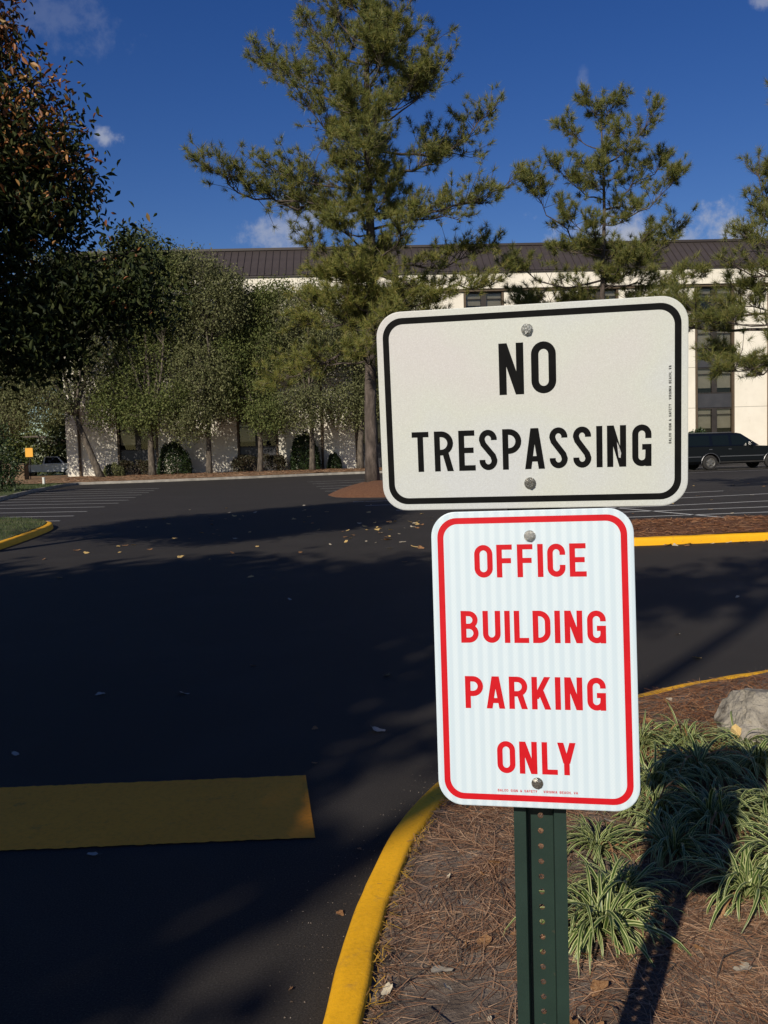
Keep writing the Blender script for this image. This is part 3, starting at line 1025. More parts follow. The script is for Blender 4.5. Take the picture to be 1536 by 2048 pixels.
broad_tree('background_tree', 'far olive treetop showing above the leaning oak left of the roof', (-26.5, 88, 0), 9, .4,
           [(-28.5, 88, 18.5, 3, 2, 2.4), (-26, 88, 17.5, 2.8, 2, 2.2), (-31.5, 88, 16, 3, 2, 3)], 10000, .36, [M['oak']], M['bark_oak'], cluster=.5, twig_step=4)
broad_tree('evergreen_bush', 'dark evergreen bush on the lawn at the left frame edge', (-17.2, 40.0, .1), .5, .08,
           [(-17.3, 40, 1.5, .9, .9, 1.2), (-16.9, 39.8, .8, .8, .7, .7), (-17.9, 40, .9, 1, .8, .9), (-17.5, 40, 2.7, .6, .6, .8)], 5000, .12, [M['shrub']], M['bark_dark'], cat='bush', cluster=.16, twig_step=4)


def shrub(name, label, base, rx, ry, h, n, leaf, m, boxy=False, group=None):
    root = empty(name, base)
    tag(root, label, 'shrub', group)
    d = unit(rng.normal(size=(n, 3)))
    d[:, 2] = np.abs(d[:, 2])
    if boxy:
        d = np.sign(d) * np.abs(d) ** .45
    rr = np.array([rx, ry, h]) * (1 + .05 * np.sin(d[:, :1] * 9) + rng.normal(size=(n, 1)) * .035)
    V, F = leaf_mesh(d * rr * rng.uniform(.88, 1.0, (n, 1)) + np.array([0, 0, .02]), leaf, .6)
    mesh('foliage', V, F, m, root)
    b = MB()
    for k in range(9):
        a = k * .7
        b.tube([(0.1 * math.cos(a), .1 * math.sin(a), -.1), (.3 * rx * math.cos(a), .3 * ry * math.sin(a), h * .4), (.6 * rx * math.cos(a), .6 * ry * math.sin(a), h * .72)], [.03, .02, .01], 4)
    b.obj('stem', M['bark_dark'], root)
    return root


shrub('rounded_shrub', 'large rounded clipped shrub against the wall between the second and third oaks', (-15.1, 64.3, .18), 1.25, 1.0, 2.35, 6000, .13, M['shrub'], group='rounded shrubs')
shrub('rounded_shrub', 'rounded clipped shrub against the wall behind the slim-trunked oak', (-5.75, 65.6, .18), 1.15, 1.0, 2.75, 6000, .13, M['shrub'], group='rounded shrubs')
shrub('low_hedge', 'low dark hedge under the window strip beside the fourth oak', (-9.1, 65.0, .15), 2.0, .7, 1.25, 5000, .12, M['shrub_red'], True)
shrub('low_hedge', 'low dark hedge under the window strip between the first two oaks', (-18.0, 64.6, .15), 1.3, .6, 1.1, 4000, .12, M['shrub_red'], True)
shrub('low_shrub', 'small leafy shrub at the base of the leaning oak', (-19.2, 63.3, .15), .8, .6, .95, 2200, .12, M['oak'])
shrub('low_shrub', 'small shrub on the wall base left of the right-end oak', (-3.6, 66.2, .15), .55, .5, 1.2, 2000, .12, M['shrub'])
shrub('low_shrub', 'green shrub showing past the windscreen of the black car', (23.2, 65.2, .15), 1.3, .7, 2.2, 3500, .13, M['shrub'])

# ------------------------------------------------------------------ turning tree at the left, and the trees behind the photographer
LT = [(-5.3, 12.0, 5.25, 1.55, 1.5, 2.0), (-4.5, 12.1, 5.3, .72, .9, 1.0), (-3.45, 12.2, 3.75, .66, .8, .60), (-3.3, 12.3, 4.3, .28, .4, .34), (-4.67, 11.8, 3.08, .9, 1.2, .6),
      (-4.05, 12.0, 3.58, .72, 1.0, .52), (-7.1, 12.3, 5.3, 1.7, 2.2, 2.5), (-6.4, 11.8, 3.6, 1.4, 1.6, 1.0), (-5.55, 12, 7.1, .8, 1.3, .9),
      (-6.2, 9.6, 4.9, 1.2, 1.5, 1.5), (-6.6, 13.8, 5.2, 1.6, 1.5, 2.0), (-6.4, 12, 7.9, 1.6, 1.8, 1.4), (-8.6, 12.5, 4.6, 1.5, 1.8, 1.8)]


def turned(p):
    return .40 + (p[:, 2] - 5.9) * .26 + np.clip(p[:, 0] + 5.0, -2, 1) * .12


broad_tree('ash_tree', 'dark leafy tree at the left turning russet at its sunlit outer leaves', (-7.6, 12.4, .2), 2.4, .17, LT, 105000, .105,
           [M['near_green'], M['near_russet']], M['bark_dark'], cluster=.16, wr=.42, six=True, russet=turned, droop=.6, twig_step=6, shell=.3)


def shade(x, y, h, r, rz=None):
    """crown lobe whose shadow falls on ground point x,y"""
    k = h / math.tan(R(SUN_EL))
    return (x + math.sin(R(SUN_AZ)) * k, y + math.cos(R(SUN_AZ)) * k, h, r, r, rz or r * .8)


broad_tree('shade_tree', 'large tree behind the photographer on the left, shading the asphalt', (-8.0, -8.5, 0), 4.2, .3,
           [shade(-4.9, .2, 5.0, 2.1), shade(-3.4, 3.2, 6.0, 1.9), shade(-3.3, 6.2, 7.2, 2.6), shade(-1.5, 6.6, 8.0, 2.0), shade(-5.2, 7, 6.4, 2.6), shade(-.6, 9.3, 8.8, 1.9),
            shade(1.2, 9.0, 9.5, 1.2), shade(-3.6, 9.6, 8.3, 2.2), shade(-7.5, 9.0, 7.5, 2.5), shade(2.9, 8.9, 10.2, .9, .5), shade(4.6, 9.6, 10.2, .9, .45), shade(-6.5, 3.5, 5.5, 2.4),
            shade(-1.65, 3.35, 6.4, .8), shade(-1.62, 2.45, 5.7, .5), shade(-1.48, 2.95, 6.0, .5), shade(-1.1, 3.85, 6.8, .75), shade(-.95, 3.38, 6.2, .45), shade(-.5, 5.3, 7.2, .9), shade(-3.4, 1.4, 5.7, 1.1), shade(-1.9, 4.6, 6.6, 1.4)],
           60000, .27, [M['near_green']], M['bark_dark'], 'trees behind the photographer', cluster=.34, wr=.6, twig_step=8, shell=.1)

# ------------------------------------------------------------------ sign post with two panels
glyph_pieces = None


def arc(cx, cy, rx, ry, a0, a1, n=9):
    return [(cx + rx * math.cos(R(a0 + (a1 - a0) * i / n)), cy + ry * math.sin(R(a0 + (a1 - a0) * i / n))) for i in range(n + 1)]


def ribbon(pts, t, closed=False):
    """quads of a stroke of width t along pts with mitred joins"""
    P = []
    for p in pts:
        if not P or (Vector(p) - P[-1]).length > 1e-4:
            P.append(Vector(p))
    if closed and (P[0] - P[-1]).length < 1e-4:
        P.pop()
    n = len(P)
    Lf, Rt = [], []
    for i in range(n):
        if closed:
            d0, d1 = (P[i] - P[i - 1]).normalized(), (P[(i + 1) % n] - P[i]).normalized()
        else:
            d0 = (P[i] - P[i - 1]).normalized() if i else (P[1] - P[0]).normalized()
            d1 = (P[i + 1] - P[i]).normalized() if i < n - 1 else d0
        m_ = (d0 + d1)
        m_ = m_.normalized() if m_.length > 1e-6 else d0
        nn = Vector((-m_.y, m_.x))
        k = 1 / max(.45, abs(nn.dot(Vector((-d0.y, d0.x)))))
        Lf.append(P[i] + nn * t / 2 * k)
        Rt.append(P[i] - nn * t / 2 * k)
    out = []
    for i in range(n if closed else n - 1):
        j = (i + 1) % n
        out.append([Rt[i], Rt[j], Lf[j], Lf[i]])
    return out


def glyph(ch, x0, x1, y0, y1, t):
    """stroke lettering in the style of highway gothic; returns list of layers, each a list of polygons"""
    w, h = x1 - x0, y1 - y0
    a, b, c, d = x0 + t / 2, x1 - t / 2, y0 + t / 2, y1 - t / 2
    rx = (b - a) / 2
    ry = min(rx * 1.05, (d - c) / 2)
    cx = (a + b) / 2
    m = (c + d) / 2
    V = lambda x: ribbon([(x, y0), (x, y1)], t)
    Hh = lambda y, xa, xb: ribbon([(xa, y), (xb, y)], t * .94)
    para = lambda p, q, k: [[(p[0] - k, p[1]), (p[0] + k, p[1]), (q[0] + k, q[1]), (q[0] - k, q[1])]] if p[1] < q[1] else [[(q[0] - k, q[1]), (q[0] + k, q[1]), (p[0] + k, p[1]), (p[0] - k, p[1])]]
    if ch == 'O':
        return [ribbon(arc(cx, d - ry, rx, ry, 0, 180, 14) + arc(cx, c + ry, rx, ry, 180, 360, 14), t, True)]
    if ch == 'N':
        k = t * .56
        return [V(a), V(b), para((x1 - k, y0), (x0 + k, y1), k)]
    if ch == 'T':
        return [Hh(y1 - t * .47, x0, x1), ribbon([(cx, y0), (cx, y1 - t * .9)], t)]
    if ch == 'I':
        return [V((x0 + x1) / 2)]
    if ch in 'EF':
        L = [V(a), Hh(y1 - t * .47, a, x1 - w * .03), Hh(m + t * .05, a, x1 - w * .1)]
        if ch == 'E':
            L.append(Hh(y0 + t * .47, a, x1))
        return L
    if ch == 'L':
        return [V(a), Hh(y0 + t * .47, a, x1)]
    if ch == 'H':
        return [V(a), V(b), Hh(m, a, b)]
    if ch == 'U':
        return [ribbon([(a, y1)] + arc(cx, c + ry, rx, ry, 180, 360, 14) + [(b, y1)], t)]
    if ch == 'C':
        return [ribbon([(b, y0 + h * .36)] + list(reversed(arc(cx, c + ry, rx, ry, 180, 360, 14))) + list(reversed(arc(cx, d - ry, rx, ry, 0, 180, 14))) + [(b, y1 - h * .34)], t)]
    if ch == 'G':
        return [ribbon([(b, y0 + h * .30)] + list(reversed(arc(cx, c + ry, rx, ry, 180, 345, 14))) + list(reversed(arc(cx, d - ry, rx, ry, 0, 180, 14))) + [(b, y1 - h * .33)], t),
                Hh(m - t * .25, cx + t * .05, x1), ribbon([(b, y0), (b, m - t * .2)], t * .98)]
    if ch == 'S':
        k = (d - c) / 4 + t * .05
        k = min(k, rx * 1.15)
        up = arc(cx, d - k, rx, k, 12, 180, 12)
        lo = arc(cx, c + k, rx, k, 0, -168, 12)
        return [ribbon([(b - t * .02, d - k - t * .1)] + up[0:] + [(a + rx * .22, d - k - k * .62)] + [(b - rx * .22, c + k + k * .62)] + lo + [(a + t * .02, c + k + t * .1)], t)]
    if ch in 'PR':
        pm = y0 + h * (.46 if ch == 'P' else .47)
        r2 = (d - pm) / 2
        rr = min(r2, w * .5)
        L = [V(a), ribbon([(a, d)] + [(b - rr, d)] + list(reversed(arc(b - rr, pm + r2, rr, r2, -90, 90, 12))) + [(a, pm)], t)]
        if ch == 'R':
            k = t * .55
            L.append(para((x1 - k, y0), (cx + t * .25, pm), k))
        return L
    if ch == 'B':
        pm = m + t * .1
        L = [V(a)]
        for q0, q1, ww in ((pm, d, b - t * .12), (c, pm, b)):
            r2 = (q1 - q0) / 2
            rr = min(r2, w * .45)
            L.append(ribbon([(a, q1), (ww - rr, q1)] + list(reversed(arc(ww - rr, q0 + r2, rr, r2, -90, 90, 12))) + [(a, q0)], t * .96))
        return L
    if ch == 'D':
        rr = w * .48
        return [V(a), ribbon([(a, d), (b - rr, d)] + list(reversed(arc(b - rr, d - rr, rr, rr, 0, 90, 8))) + list(reversed(arc(b - rr, c + rr, rr, rr, -90, 0, 8))) + [(a, c)], t)]
    if ch in 'AV':
        k = t * .53
        f = 1 if ch == 'A' else -1
        yb, yt = (y0, y1) if f > 0 else (y1, y0)
        q = (x0 + x1) / 2
        L = [para((x0 + k, yb), (q - k * .25, yt), k), para((x1 - k, yb), (q + k * .25, yt), k)]
        if f > 0:
            L.append(Hh(y0 + h * .25, x0 + w * .22, x1 - w * .22))
        return L
    if ch == 'K':
        k = t * .56
        return [V(a), para((a + t * .2, y0 + h * .32), (x1 - k * 1.1, y1), k), para((x1 - k, y0), (x0 + w * .46, y0 + h * .58), k)]
    if ch == 'Y':
        q = (x0 + x1) / 2
        k = t * .55
        return [ribbon([(q, y0), (q, y0 + h * .42)], t), para((q - k * .1, y0 + h * .36), (x0 + k, y1), k), para((q + k * .1, y0 + h * .36), (x1 - k, y1), k)]
    if ch == '&':
        return [ribbon([(b, y0)] + [(a + w * .25, d - h * .2)] + arc(cx - w * .05, d - h * .14, w * .2, h * .14, 180, 0, 8) + [(a + w * .05, c + h * .3)] + arc(cx - w * .05, c + h * .2, w * .38, h * .2, 180, 340, 10) + [(b, m)], t * .9)]
    if ch == ',':
        return [ribbon([(x0 + t * .4, y0 - h * .15), (x0 + t * .9, y0 + t)], t)]
    return []


def lettering(name, items, y0, y1, t, m, parent, z, rot=False):
    """items: (char, x0, x1) in mm on the panel face; mesh lies on the face plane, each stroke a hair proud of the last"""
    mb = MB()
    for ch, xa, xb in items:
        for li, layer in enumerate(glyph(ch, xa, xb, y0, y1, t)):
            for poly in layer:
                yo = -(z + .00003 * li)
                if rot:
                    V_ = [(-p[1] / 1000, yo, p[0] / 1000) for p in poly]
                else:
                    V_ = [(p[0] / 1000, yo, p[1] / 1000) for p in poly]
                k = len(V_)
                # face the viewer (-Y)
                ar = sum(V_[i][0] * V_[(i + 1) % k][2] - V_[(i + 1) % k][0] * V_[i][2] for i in range(k))
                mb.add(V_, [tuple(range(k)) if ar > 0 else tuple(range(k - 1, -1, -1))])
    return mb.obj(name, m, parent)


def auto_text(txt, x0, x1, ratio):
    """fit a line of small print between x0 and x1"""
    adv = {' ': .9, 'I': .45, ',': .4}
    tot = sum(adv.get(c, 1.0) for c in txt)
    u = (x1 - x0) / tot
    x, out = x0, []
    for c in txt:
        k = adv.get(c, 1.0) * u
        if c != ' ':
            out.append((c, x + .1 * k, x + .9 * k))
        x += k
    return out


def rrect(w, h, r, n=10):
    out = []
    for cx, cy, a in ((w / 2 - r, h / 2 - r, 0), (-w / 2 + r, h / 2 - r, 90), (-w / 2 + r, -h / 2 + r, 180), (w / 2 - r, -h / 2 + r, 270)):
        out += arc(cx, cy, r, r, a, a + 90, n)
    return out


def sign_panel(name, label, rot, pos, w, h, face, legend, parent, bend):
    V, F, mi = [], [], []
    out = rrect(w, h, .038)
    n = len(out)
    th = .0022
    ib = .0007

    V = [(x, 0.0 + (ib if False else 0), z) for x, z in out] + [(x, th, z) for x, z in out]
    ins = [(x * (1 - .0012 / (w / 2)), -.0005, z * (1 - .0012 / (h / 2))) for x, z in out]
    V += ins
    F = [tuple(range(n, 2 * n))] + [(i, n + i, n + (i + 1) % n, (i + 1) % n) for i in range(n)] + \
        [((i + 1) % n, 2 * n + (i + 1) % n, 2 * n + i, i) for i in range(n)] + [tuple(range(3 * n - 1, 2 * n - 1, -1))]
    F = [f[::-1] for f in F]
    o = mesh(name, V, F, [face, M['alu']], parent, [1] * (1 + n) + [0] * (n + 1))
    o.matrix_world = Matrix.Translation(pos) @ rot.to_4x4()
    o['label'] = label
    outb = rrect(w - .019, h - .019, .030)
    inb = rrect(w - .038, h - .038, .022)
    k = len(outb)
    mesh('border', [(x, -.00065, z) for x, z in outb] + [(x, -.00065, z) for x, z in inb],
         [(i, (i + 1) % k, k + (i + 1) % k, k + i) for i in range(k)], legend, o)
    return o


def bolt(parent, x, z):
    mb = MB()
    x, z = x / 1000, z / 1000
    a0 = random.uniform(0, 60)
    for (r, ya, yb, nn) in ((.0088, -.0006, -.0022, 20), (.0066, -.00225, -.0078, 6), (.0050, -.00782, -.0088, 14)):
        pts = [(x + r * math.cos(R(a0 + 360 * i / nn)), z + r * math.sin(R(a0 + 360 * i / nn))) for i in range(nn)]
        mb.prism(pts, 1, yb, ya)
    return mb.obj('bolt', M['zinc'], parent)


SIGN = empty('sign_post', (.2375, 1.372, 0))
tag(SIGN, 'green steel sign post carrying a no-trespassing panel above an office-parking panel', 'sign')
RU = Matrix(((.9826, .1852, -.0139), (-.1857, .9803, -.0671), (.0012, .0686, .9976)))
RL = Matrix(((.9778, .2097, -.0012), (-.2093, .9765, .0511), (.0119, -.0497, .9987)))
off = Vector(SIGN.location)
up_p = sign_panel('sign_panel', 'landscape white panel with black border reading NO TRESPASSING', RU, Vector((.22277, 1.34082, 1.55692)) - off, .4572, .3048, M['beaded'], M['black_legend'], SIGN, 0)
lo_p = sign_panel('sign_panel', 'portrait white panel with red border reading OFFICE BUILDING PARKING ONLY', RL, Vector((.22195, 1.33648, 1.17387)) - off, .3048, .4572, M['prismatic'], M['red_legend'], SIGN, 0)
ZL = .0007
lettering('lettering', [('N', -43.6, -6.9), ('O', 4.2, 40.7)], 20.5, 97, 11.0, M['black_legend'], up_p, ZL)
lettering('lettering', [('T', -180.1, -153.9), ('R', -145.5, -116.3), ('E', -108.0, -82.6), ('S', -76.7, -49.3), ('P', -41.2, -12.7), ('A', -7.9, 21.9),
                        ('S', 28.9, 55.8), ('S', 63.7, 90.4), ('I', 98.3, 106.1), ('N', 113.2, 140.8), ('G', 149.4, 177.0)], -92.6, -30.9, 8.9, M['black_legend'], up_p, ZL)
lettering('small_print', auto_text('BALCO SIGN & SAFETY  VIRGINIA BEACH, VA', -60.5, 53.5, .5), -205.1, -201.4, .75, M['black_legend'], up_p, ZL, rot=True)
lettering('lettering', [('O', -86.3, -58.1), ('F', -52.1, -27.6), ('F', -20.7, 3.6), ('I', 10, 18.4), ('C', 24.7, 51.5), ('E', 57.7, 82.6)], 126.2, 176.6, 8.4, M['red_legend'], lo_p, ZL)
lettering('lettering', [('B', -110.1, -82.7), ('U', -76.2, -49), ('I', -43, -34.2), ('L', -28.3, -5.8), ('D', .1, 26.7), ('I', 33, 41.1), ('N', 47.6, 74.2), ('G', 81.1, 108.6)], 25.3, 74.8, 8.4, M['red_legend'], lo_p, ZL)
lettering('lettering', [('P', -106.3, -78.4), ('A', -73.6, -45.2), ('R', -38.7, -10.7), ('K', -4.3, 24.6), ('I', 31, 39.1), ('N', 45, 71.6), ('G', 78.5, 106)], -76.5, -26.6, 8.4, M['red_legend'], lo_p, ZL)
lettering('lettering', [('O', -59.6, -32), ('N', -25.6, 1.2), ('L', 8.3, 31.8), ('Y', 31.8, 59.3)], -176.3, -126.6, 8.4, M['red_legend'], lo_p, ZL)
lettering('small_print', auto_text('BALCO SIGN & SAFETY   VIRGINIA BEACH, VA', -60.5, 61.1, .5), -205, -201.2, .7, M['red_legend'], lo_p, ZL)
# scraped spot in the second N of the lower line
mesh('scratch', [(.1275, -.00085, -.0555), (.1305, -.00085, -.062), (.1335, -.00085, -.072), (.1325, -.00085, -.0795), (.1300, -.00085, -.0785), (.1285, -.00085, -.066)],
     [(5, 4, 3, 2, 1, 0)][::-1], M['scrape'], up_p)
for p, x, z in ((up_p, -.8, 115.4), (up_p, -.9, -113.9), (lo_p, -.6, 189), (lo_p, .4, -190)):
    bolt(p, x, z)


# U-channel post: flanges forward, perforated web set back
def post_mesh(parent):
    half, lip, web = .041, .021, .0195
    dep, th = .026, .0032
    z0, z1 = -.3, 1.69
    mb = MB()
    # outline left half in plan (x, y): flange, slanted side, web edge
    prof_f = [(-half, 0), (-half + lip - .002, 0), (-web, dep - .001)]
    prof_b = [(-half, th), (-half + lip - .0045, th), (-web - .0025, dep + th)]
    for s in (1, -1):
        V_, F_ = [], []
        poly = prof_f + prof_b[::-1]
        pts = [(s * x, y) for x, y in poly]
        if s < 0:
            pts = pts[::-1]
        mb.prism(pts, 2, z0, z1)
    n = 12
    pitch = .0254
    r = .0047
    z = z0
    half_w = web + .0004
    rim = []
    while z < z1 - .001:
        zc = z + pitch / 2
        sq = []
        ci = []
        for i in range(n):
            a = 2 * math.pi * (i + .5) / n
            ca, sa = math.cos(a), math.sin(a)
            k = 1 / max(abs(ca) / half_w, abs(sa) / (pitch / 2))
            sq.append((ca * k, zc + sa * k))
            ci.append((r * ca, zc + r * sa))
        # exact corners
        for i in range(n):
            for cxn, czn in ((half_w, pitch / 2), (-half_w, pitch / 2), (-half_w, -pitch / 2), (half_w, -pitch / 2)):
                pass
        corners = {}
        V_, F_ = [], []
        for y in (dep - .001, dep + th - .001):
            V_ += [(x, y, zz) for x, zz in ci] + [(x, y, zz) for x, zz in sq] + [(half_w, y, zc + pitch / 2), (-half_w, y, zc + pitch / 2), (-half_w, y, zc - pitch / 2), (half_w, y, zc - pitch / 2)]
        o = 2 * n + 4
        for i in range(n):
            j = (i + 1) % n
            a, b = sq[i], sq[j]
            quad = [i, j, n + j, n + i]
            F_.append(tuple(quad))
            F_.append(tuple(o + q for q in quad[::-1]))
            onx = lambda p: abs(abs(p[0]) - half_w) < 1e-7
            if onx(a) != onx(b):
                sx, sz = (a[0] + b[0]) > 0, (a[1] + b[1]) / 2 > zc
                cidx = 2 * n + (0 if sx and sz else 1 if (not sx and sz) else 2 if not sx else 3)
                F_.append((n + i, n + j, cidx))
                F_.append((o + cidx, o + n + j, o + n + i))
        mb.m = 0
        mb.add(V_, F_)
        mb.m = 1
        mb.add([(x, dep - .001, zz) for x, zz in ci] + [(x, dep + th - .001, zz) for x, zz in ci], [(i, n + i, n + (i + 1) % n, (i + 1) % n) for i in range(n)])
        z += pitch
    return mb.obj('post', [M['post_paint'], M['hole_edge']], parent)


pst = post_mesh(SIGN)
pst.rotation_euler = (R(.35), 0, R(-11.4))
pst.location = (-.0045, -.003, 0)

# ------------------------------------------------------------------ mulch: pine straw, twigs, leaves
def needle_field(name, n, area, zf, lmin, lmax, w, m, dens=None, tilt=.12, curve=.18, parent=None, lift=.012, flow=1.0):
    x0, x1, y0, y1 = area
    V, F = [], []
    tot = 0
    tries = 0
    while tot < n and tries < n * 8:
        tries += 1
        x, y = random.uniform(x0, x1), random.uniform(y0, y1)
        if dens and random.random() > dens(x, y):
            continue
        a = mnoise.noise(Vector((x * 1.6, y * 1.6, 9))) * 3.2 * flow + random.gauss(0, .75)
        L = random.uniform(lmin, lmax)
        dx, dy = math.cos(a), math.sin(a)
        bend = random.gauss(0, curve) * L
        z = zf(x, y) + random.random() ** 2 * lift + .002
        tz = random.gauss(0, tilt) * L
        k = len(V)
        for i, t in enumerate((-.5, 0, .5)):
            px = x + dx * L * t - dy * bend * (4 * t * t)
            py = y + dy * L * t + dx * bend * (4 * t * t)
            pz = max(zf(px, py) + .0015, z + tz * t)
            hw = w * (.5 if i != 2 else .2)
            V.append((px - dy * hw, py + dx * hw, pz))
            V.append((px + dy * hw, py - dx * hw, pz + random.uniform(-1, 1) * hw))
        F += [(k, k + 1, k + 3, k + 2), (k + 2, k + 3, k + 5, k + 4)]
        tot += 1
    o = mesh(name, V, F, m, parent)
    o['kind'] = 'stuff'
    return o


def in_bed(x, y, margin=.0):
    """inside the near bed (right of / nearer than the kerb path)"""
    d = np.hypot(K_NEAR[:, 0] - x, K_NEAR[:, 1] - y)
    i = int(np.argmin(d))
    return (np.array([x, y]) - K_NEAR[i]) @ N_NEAR[i] > .112 + margin


def dens_near(x, y):
    if not in_bed(x, y, .01):
        return 0
    bare = max(math.exp(-(((x - .12) / .24) ** 2 + ((y - 2.2) / .3) ** 2)), .8 * (mnoise.noise(Vector((x * 2.3, y * 2.3, 7))) > .28))
    return max(.10, .95 - .9 * bare) * (.45 + .55 * (mnoise.noise(Vector((x * 3, y * 3, 2))) > -.25))


needles_near = tag(needle_field('pine_straw', 13500, (-.15, 1.9, 1.6, 3.6), bed_z, .07, .17, .0021, M['needles'], dens_near), 'brown pine straw carpeting the mulch bed around the sign post', 'pine straw')
needles_mid = tag(needle_field('pine_straw', 11000, (.2, 3.4, 3.4, 6.0), bed_z, .08, .18, .0030, M['needles_red'], lambda x, y: 1 if in_bed(x, y, .01) else 0, lift=.02), 'reddish pine straw over the back of the bed around the boulder', 'pine straw')
needles_isle = tag(needle_field('pine_straw', 5000, (2.1, 10, 12.9, 15.4), isle_z, .12, .25, .010, M['needles_red'], lambda x, y: 1 if y > 13.0 + max(0, x - 4) * .1 else 0, lift=.04), 'red pine straw on the island behind the lower sign panel', 'pine straw')
needles_far = tag(needle_field('pine_straw', 4000, (-22, 1, 53, 65.5), far_z, .2, .45, .03, M['needles'], lambda x, y: 1 if y > 52.6 + max(0, x + 13.7) * .42 else 0, lift=.05), 'dry pine straw under the row of oaks', 'pine straw')

# straw splashed with kerb paint along the inner kerb edge
V, F = [], []
ks = [i for i in range(len(K_NEAR)) if 1.7 < K_NEAR[i][1] < 5.6]
for _ in range(700):
    i = random.choice(ks)
    p = K_NEAR[i] + N_NEAR[i] * random.uniform(.108, .138)
    a = random.uniform(0, math.pi * 2)
    L = random.uniform(.012, .045)
    z = random.uniform(.078, .096)
    d = np.array([math.cos(a), math.sin(a)])
    q = np.array([-d[1], d[0]]) * .0011
    e = p + d * L
    if (e - K_NEAR[i]) @ N_NEAR[i] < .104:
        e = p - d * L
    dz_ = random.uniform(-.01, .012)
    k = len(V)
    V += [(p[0] - q[0], p[1] - q[1], z), (p[0] + q[0], p[1] + q[1], z), (e[0] + q[0], e[1] + q[1], z + dz_), (e[0] - q[0], e[1] - q[1], z + dz_)]
    F.append((k, k + 1, k + 2, k + 3))
o = mesh('painted_straw', V, F, M['needles_yellow'])
tag(o, 'straw splashed with yellow paint along the inner kerb edge', 'pine straw', kind='stuff')

# crumbs of soil and grit on the bed and along the kerb foot
V, F = [], []
for q in range(2600):
    if q < 1900:
        x, y = random.uniform(-.1, 1.6), random.uniform(1.7, 3.4)
        if not in_bed(x, y, .01):
            continue
        z = bed_z(x, y)
    else:
        i = random.choice(ks)
        p = K_NEAR[i] - N_NEAR[i] * abs(random.gauss(0, .14))
        x, y, z = p[0], p[1], .001
    r = random.uniform(.0012, .0042) if q < 1900 else random.uniform(.0008, .003)
    k = len(V)
    for d in ((1, 0, .1), (-.5, .85, 0), (-.5, -.85, .05), (0, 0, 1)):
        V.append((x + d[0] * r * random.uniform(.7, 1.4), y + d[1] * r * random.uniform(.7, 1.4), z + d[2] * r * 1.2 + .0005))
    F += [(k, k + 1, k + 3), (k + 1, k + 2, k + 3), (k + 2, k, k + 3)]
M['grit'] = mat('grit', [(.05, .04, .03), (.13, .10, .08), (.30, .26, .22), (.09, .06, .04)], island=True, rough=.9)
tag(mesh('grit', V, F, M['grit']), 'fine soil crumbs and grit on the bed and by the kerb foot', 'grit', kind='stuff')

# fallen leaves: shared meshes, one object each
LEAF_SHAPES = []
for k in range(6):
    V, n = [(0, 0, .012)], 14
    lob = 3 if k % 2 else 1
    for i in range(n):
        a = 2 * math.pi * i / n
        r = .5 * (1 + (.28 * math.cos(3 * a + k) if lob == 3 else 0) + random.uniform(-.12, .12))
        x, y = r * math.cos(a), r * (.62 if lob == 1 else .9) * math.sin(a)
        V.append((x, y, .16 * x * x * random.uniform(.3, 2.2) + .22 * y * y * (1.5 if k < 3 else .4) + random.uniform(0, .07)))
    V += [(.5, 0, .05), (.78, .03, .10), (.78, .05, .10), (.5, .03, .05)]
    F = [(0, 1 + i, 1 + (i + 1) % n) for i in range(n)] + [(n + 1, n + 2, n + 3, n + 4)]
    LEAF_SHAPES.append((V, F))
LEAF_ME = {}
for mk in ('dry_leaf', 'yellow_leaf', 'pale_leaf', 'grey_leaf'):
    LEAF_ME[mk] = [mesh_data('fallen_leaf', V, F, M[mk]) for V, F in LEAF_SHAPES]


def leaf(x, y, z, size, mk, label, group, tilt=.18):
    o = bpy.data.objects.new('fallen_leaf', random.choice(LEAF_ME[mk]))
    o.location = (x, y, z)
    o.scale = (size, size, size)
    o.rotation_euler = (random.gauss(0, tilt), random.gauss(0, tilt), random.uniform(0, 6.28))
    tag(o, label, 'leaf', group)
    return link(o)


ROAD = [(-1.3, 5.51, .065, 'grey_leaf'), (-.07, 4.65, .07, 'grey_leaf'), (-.41, 4.72, .035, 'dry_leaf'), (-.96, 6.19, .04, 'dry_leaf'), (-1.65, 10.72, .09, 'yellow_leaf'), (-1.14, 3.26, .045, 'grey_leaf'),
        (-.37, 4.18, .03, 'dry_leaf'), (-.01, 5.8, .05, 'grey_leaf'), (-1.84, 5.55, .06, 'grey_leaf'), (-1.92, 4.44, .05, 'grey_leaf'), (2.13, 6.03, .06, 'yellow_leaf'), (3.34, 8.36, .06, 'pale_leaf'),
        (2.25, 6.8, .04, 'pale_leaf'), (-.13, 3.24, .02, 'dry_leaf'), (-.18, 2.78, .025, 'dry_leaf'), (-.3, 2.38, .018, 'dry_leaf'), (-.99, 8.98, .06, 'grey_leaf')]
ROAD_TXT = ['grey leaf in the middle of the shaded lane above the yellow bar', 'grey leaf on the asphalt just left of the red-lettered panel', 'tiny brown leaf nearest to the grey leaf beside the red-lettered panel',
            'small brown leaf in the deep shade farther up the lane', 'yellow leaf alone at the near edge of the strewn leaves', 'grey leaf just below the yellow bar', 'tiny brown leaf just above the right end of the yellow bar',
            'dark grey leaf left of the word PARKING', 'grey leaf left of the one in the middle of the shaded lane', 'grey leaf at the left edge above the yellow bar', 'yellow leaf on the lane right of the sign near the bed kerb',
            'pale leaf on the lane at the right, in the tree shadow', 'small pale leaf on the sunlit lane right of the sign', 'crumb of brown leaf right of the yellow bar', 'crumb of brown leaf by the curve of the near kerb',
            'crumb of brown leaf lowest in the picture left of the near kerb', 'grey leaf in the shaded lane left of the word OFFICE']
for (x, y, s, mk), txt in zip(ROAD, ROAD_TXT):
    leaf(x, y, .006, s, mk, txt, 'leaves scattered over the near lane')
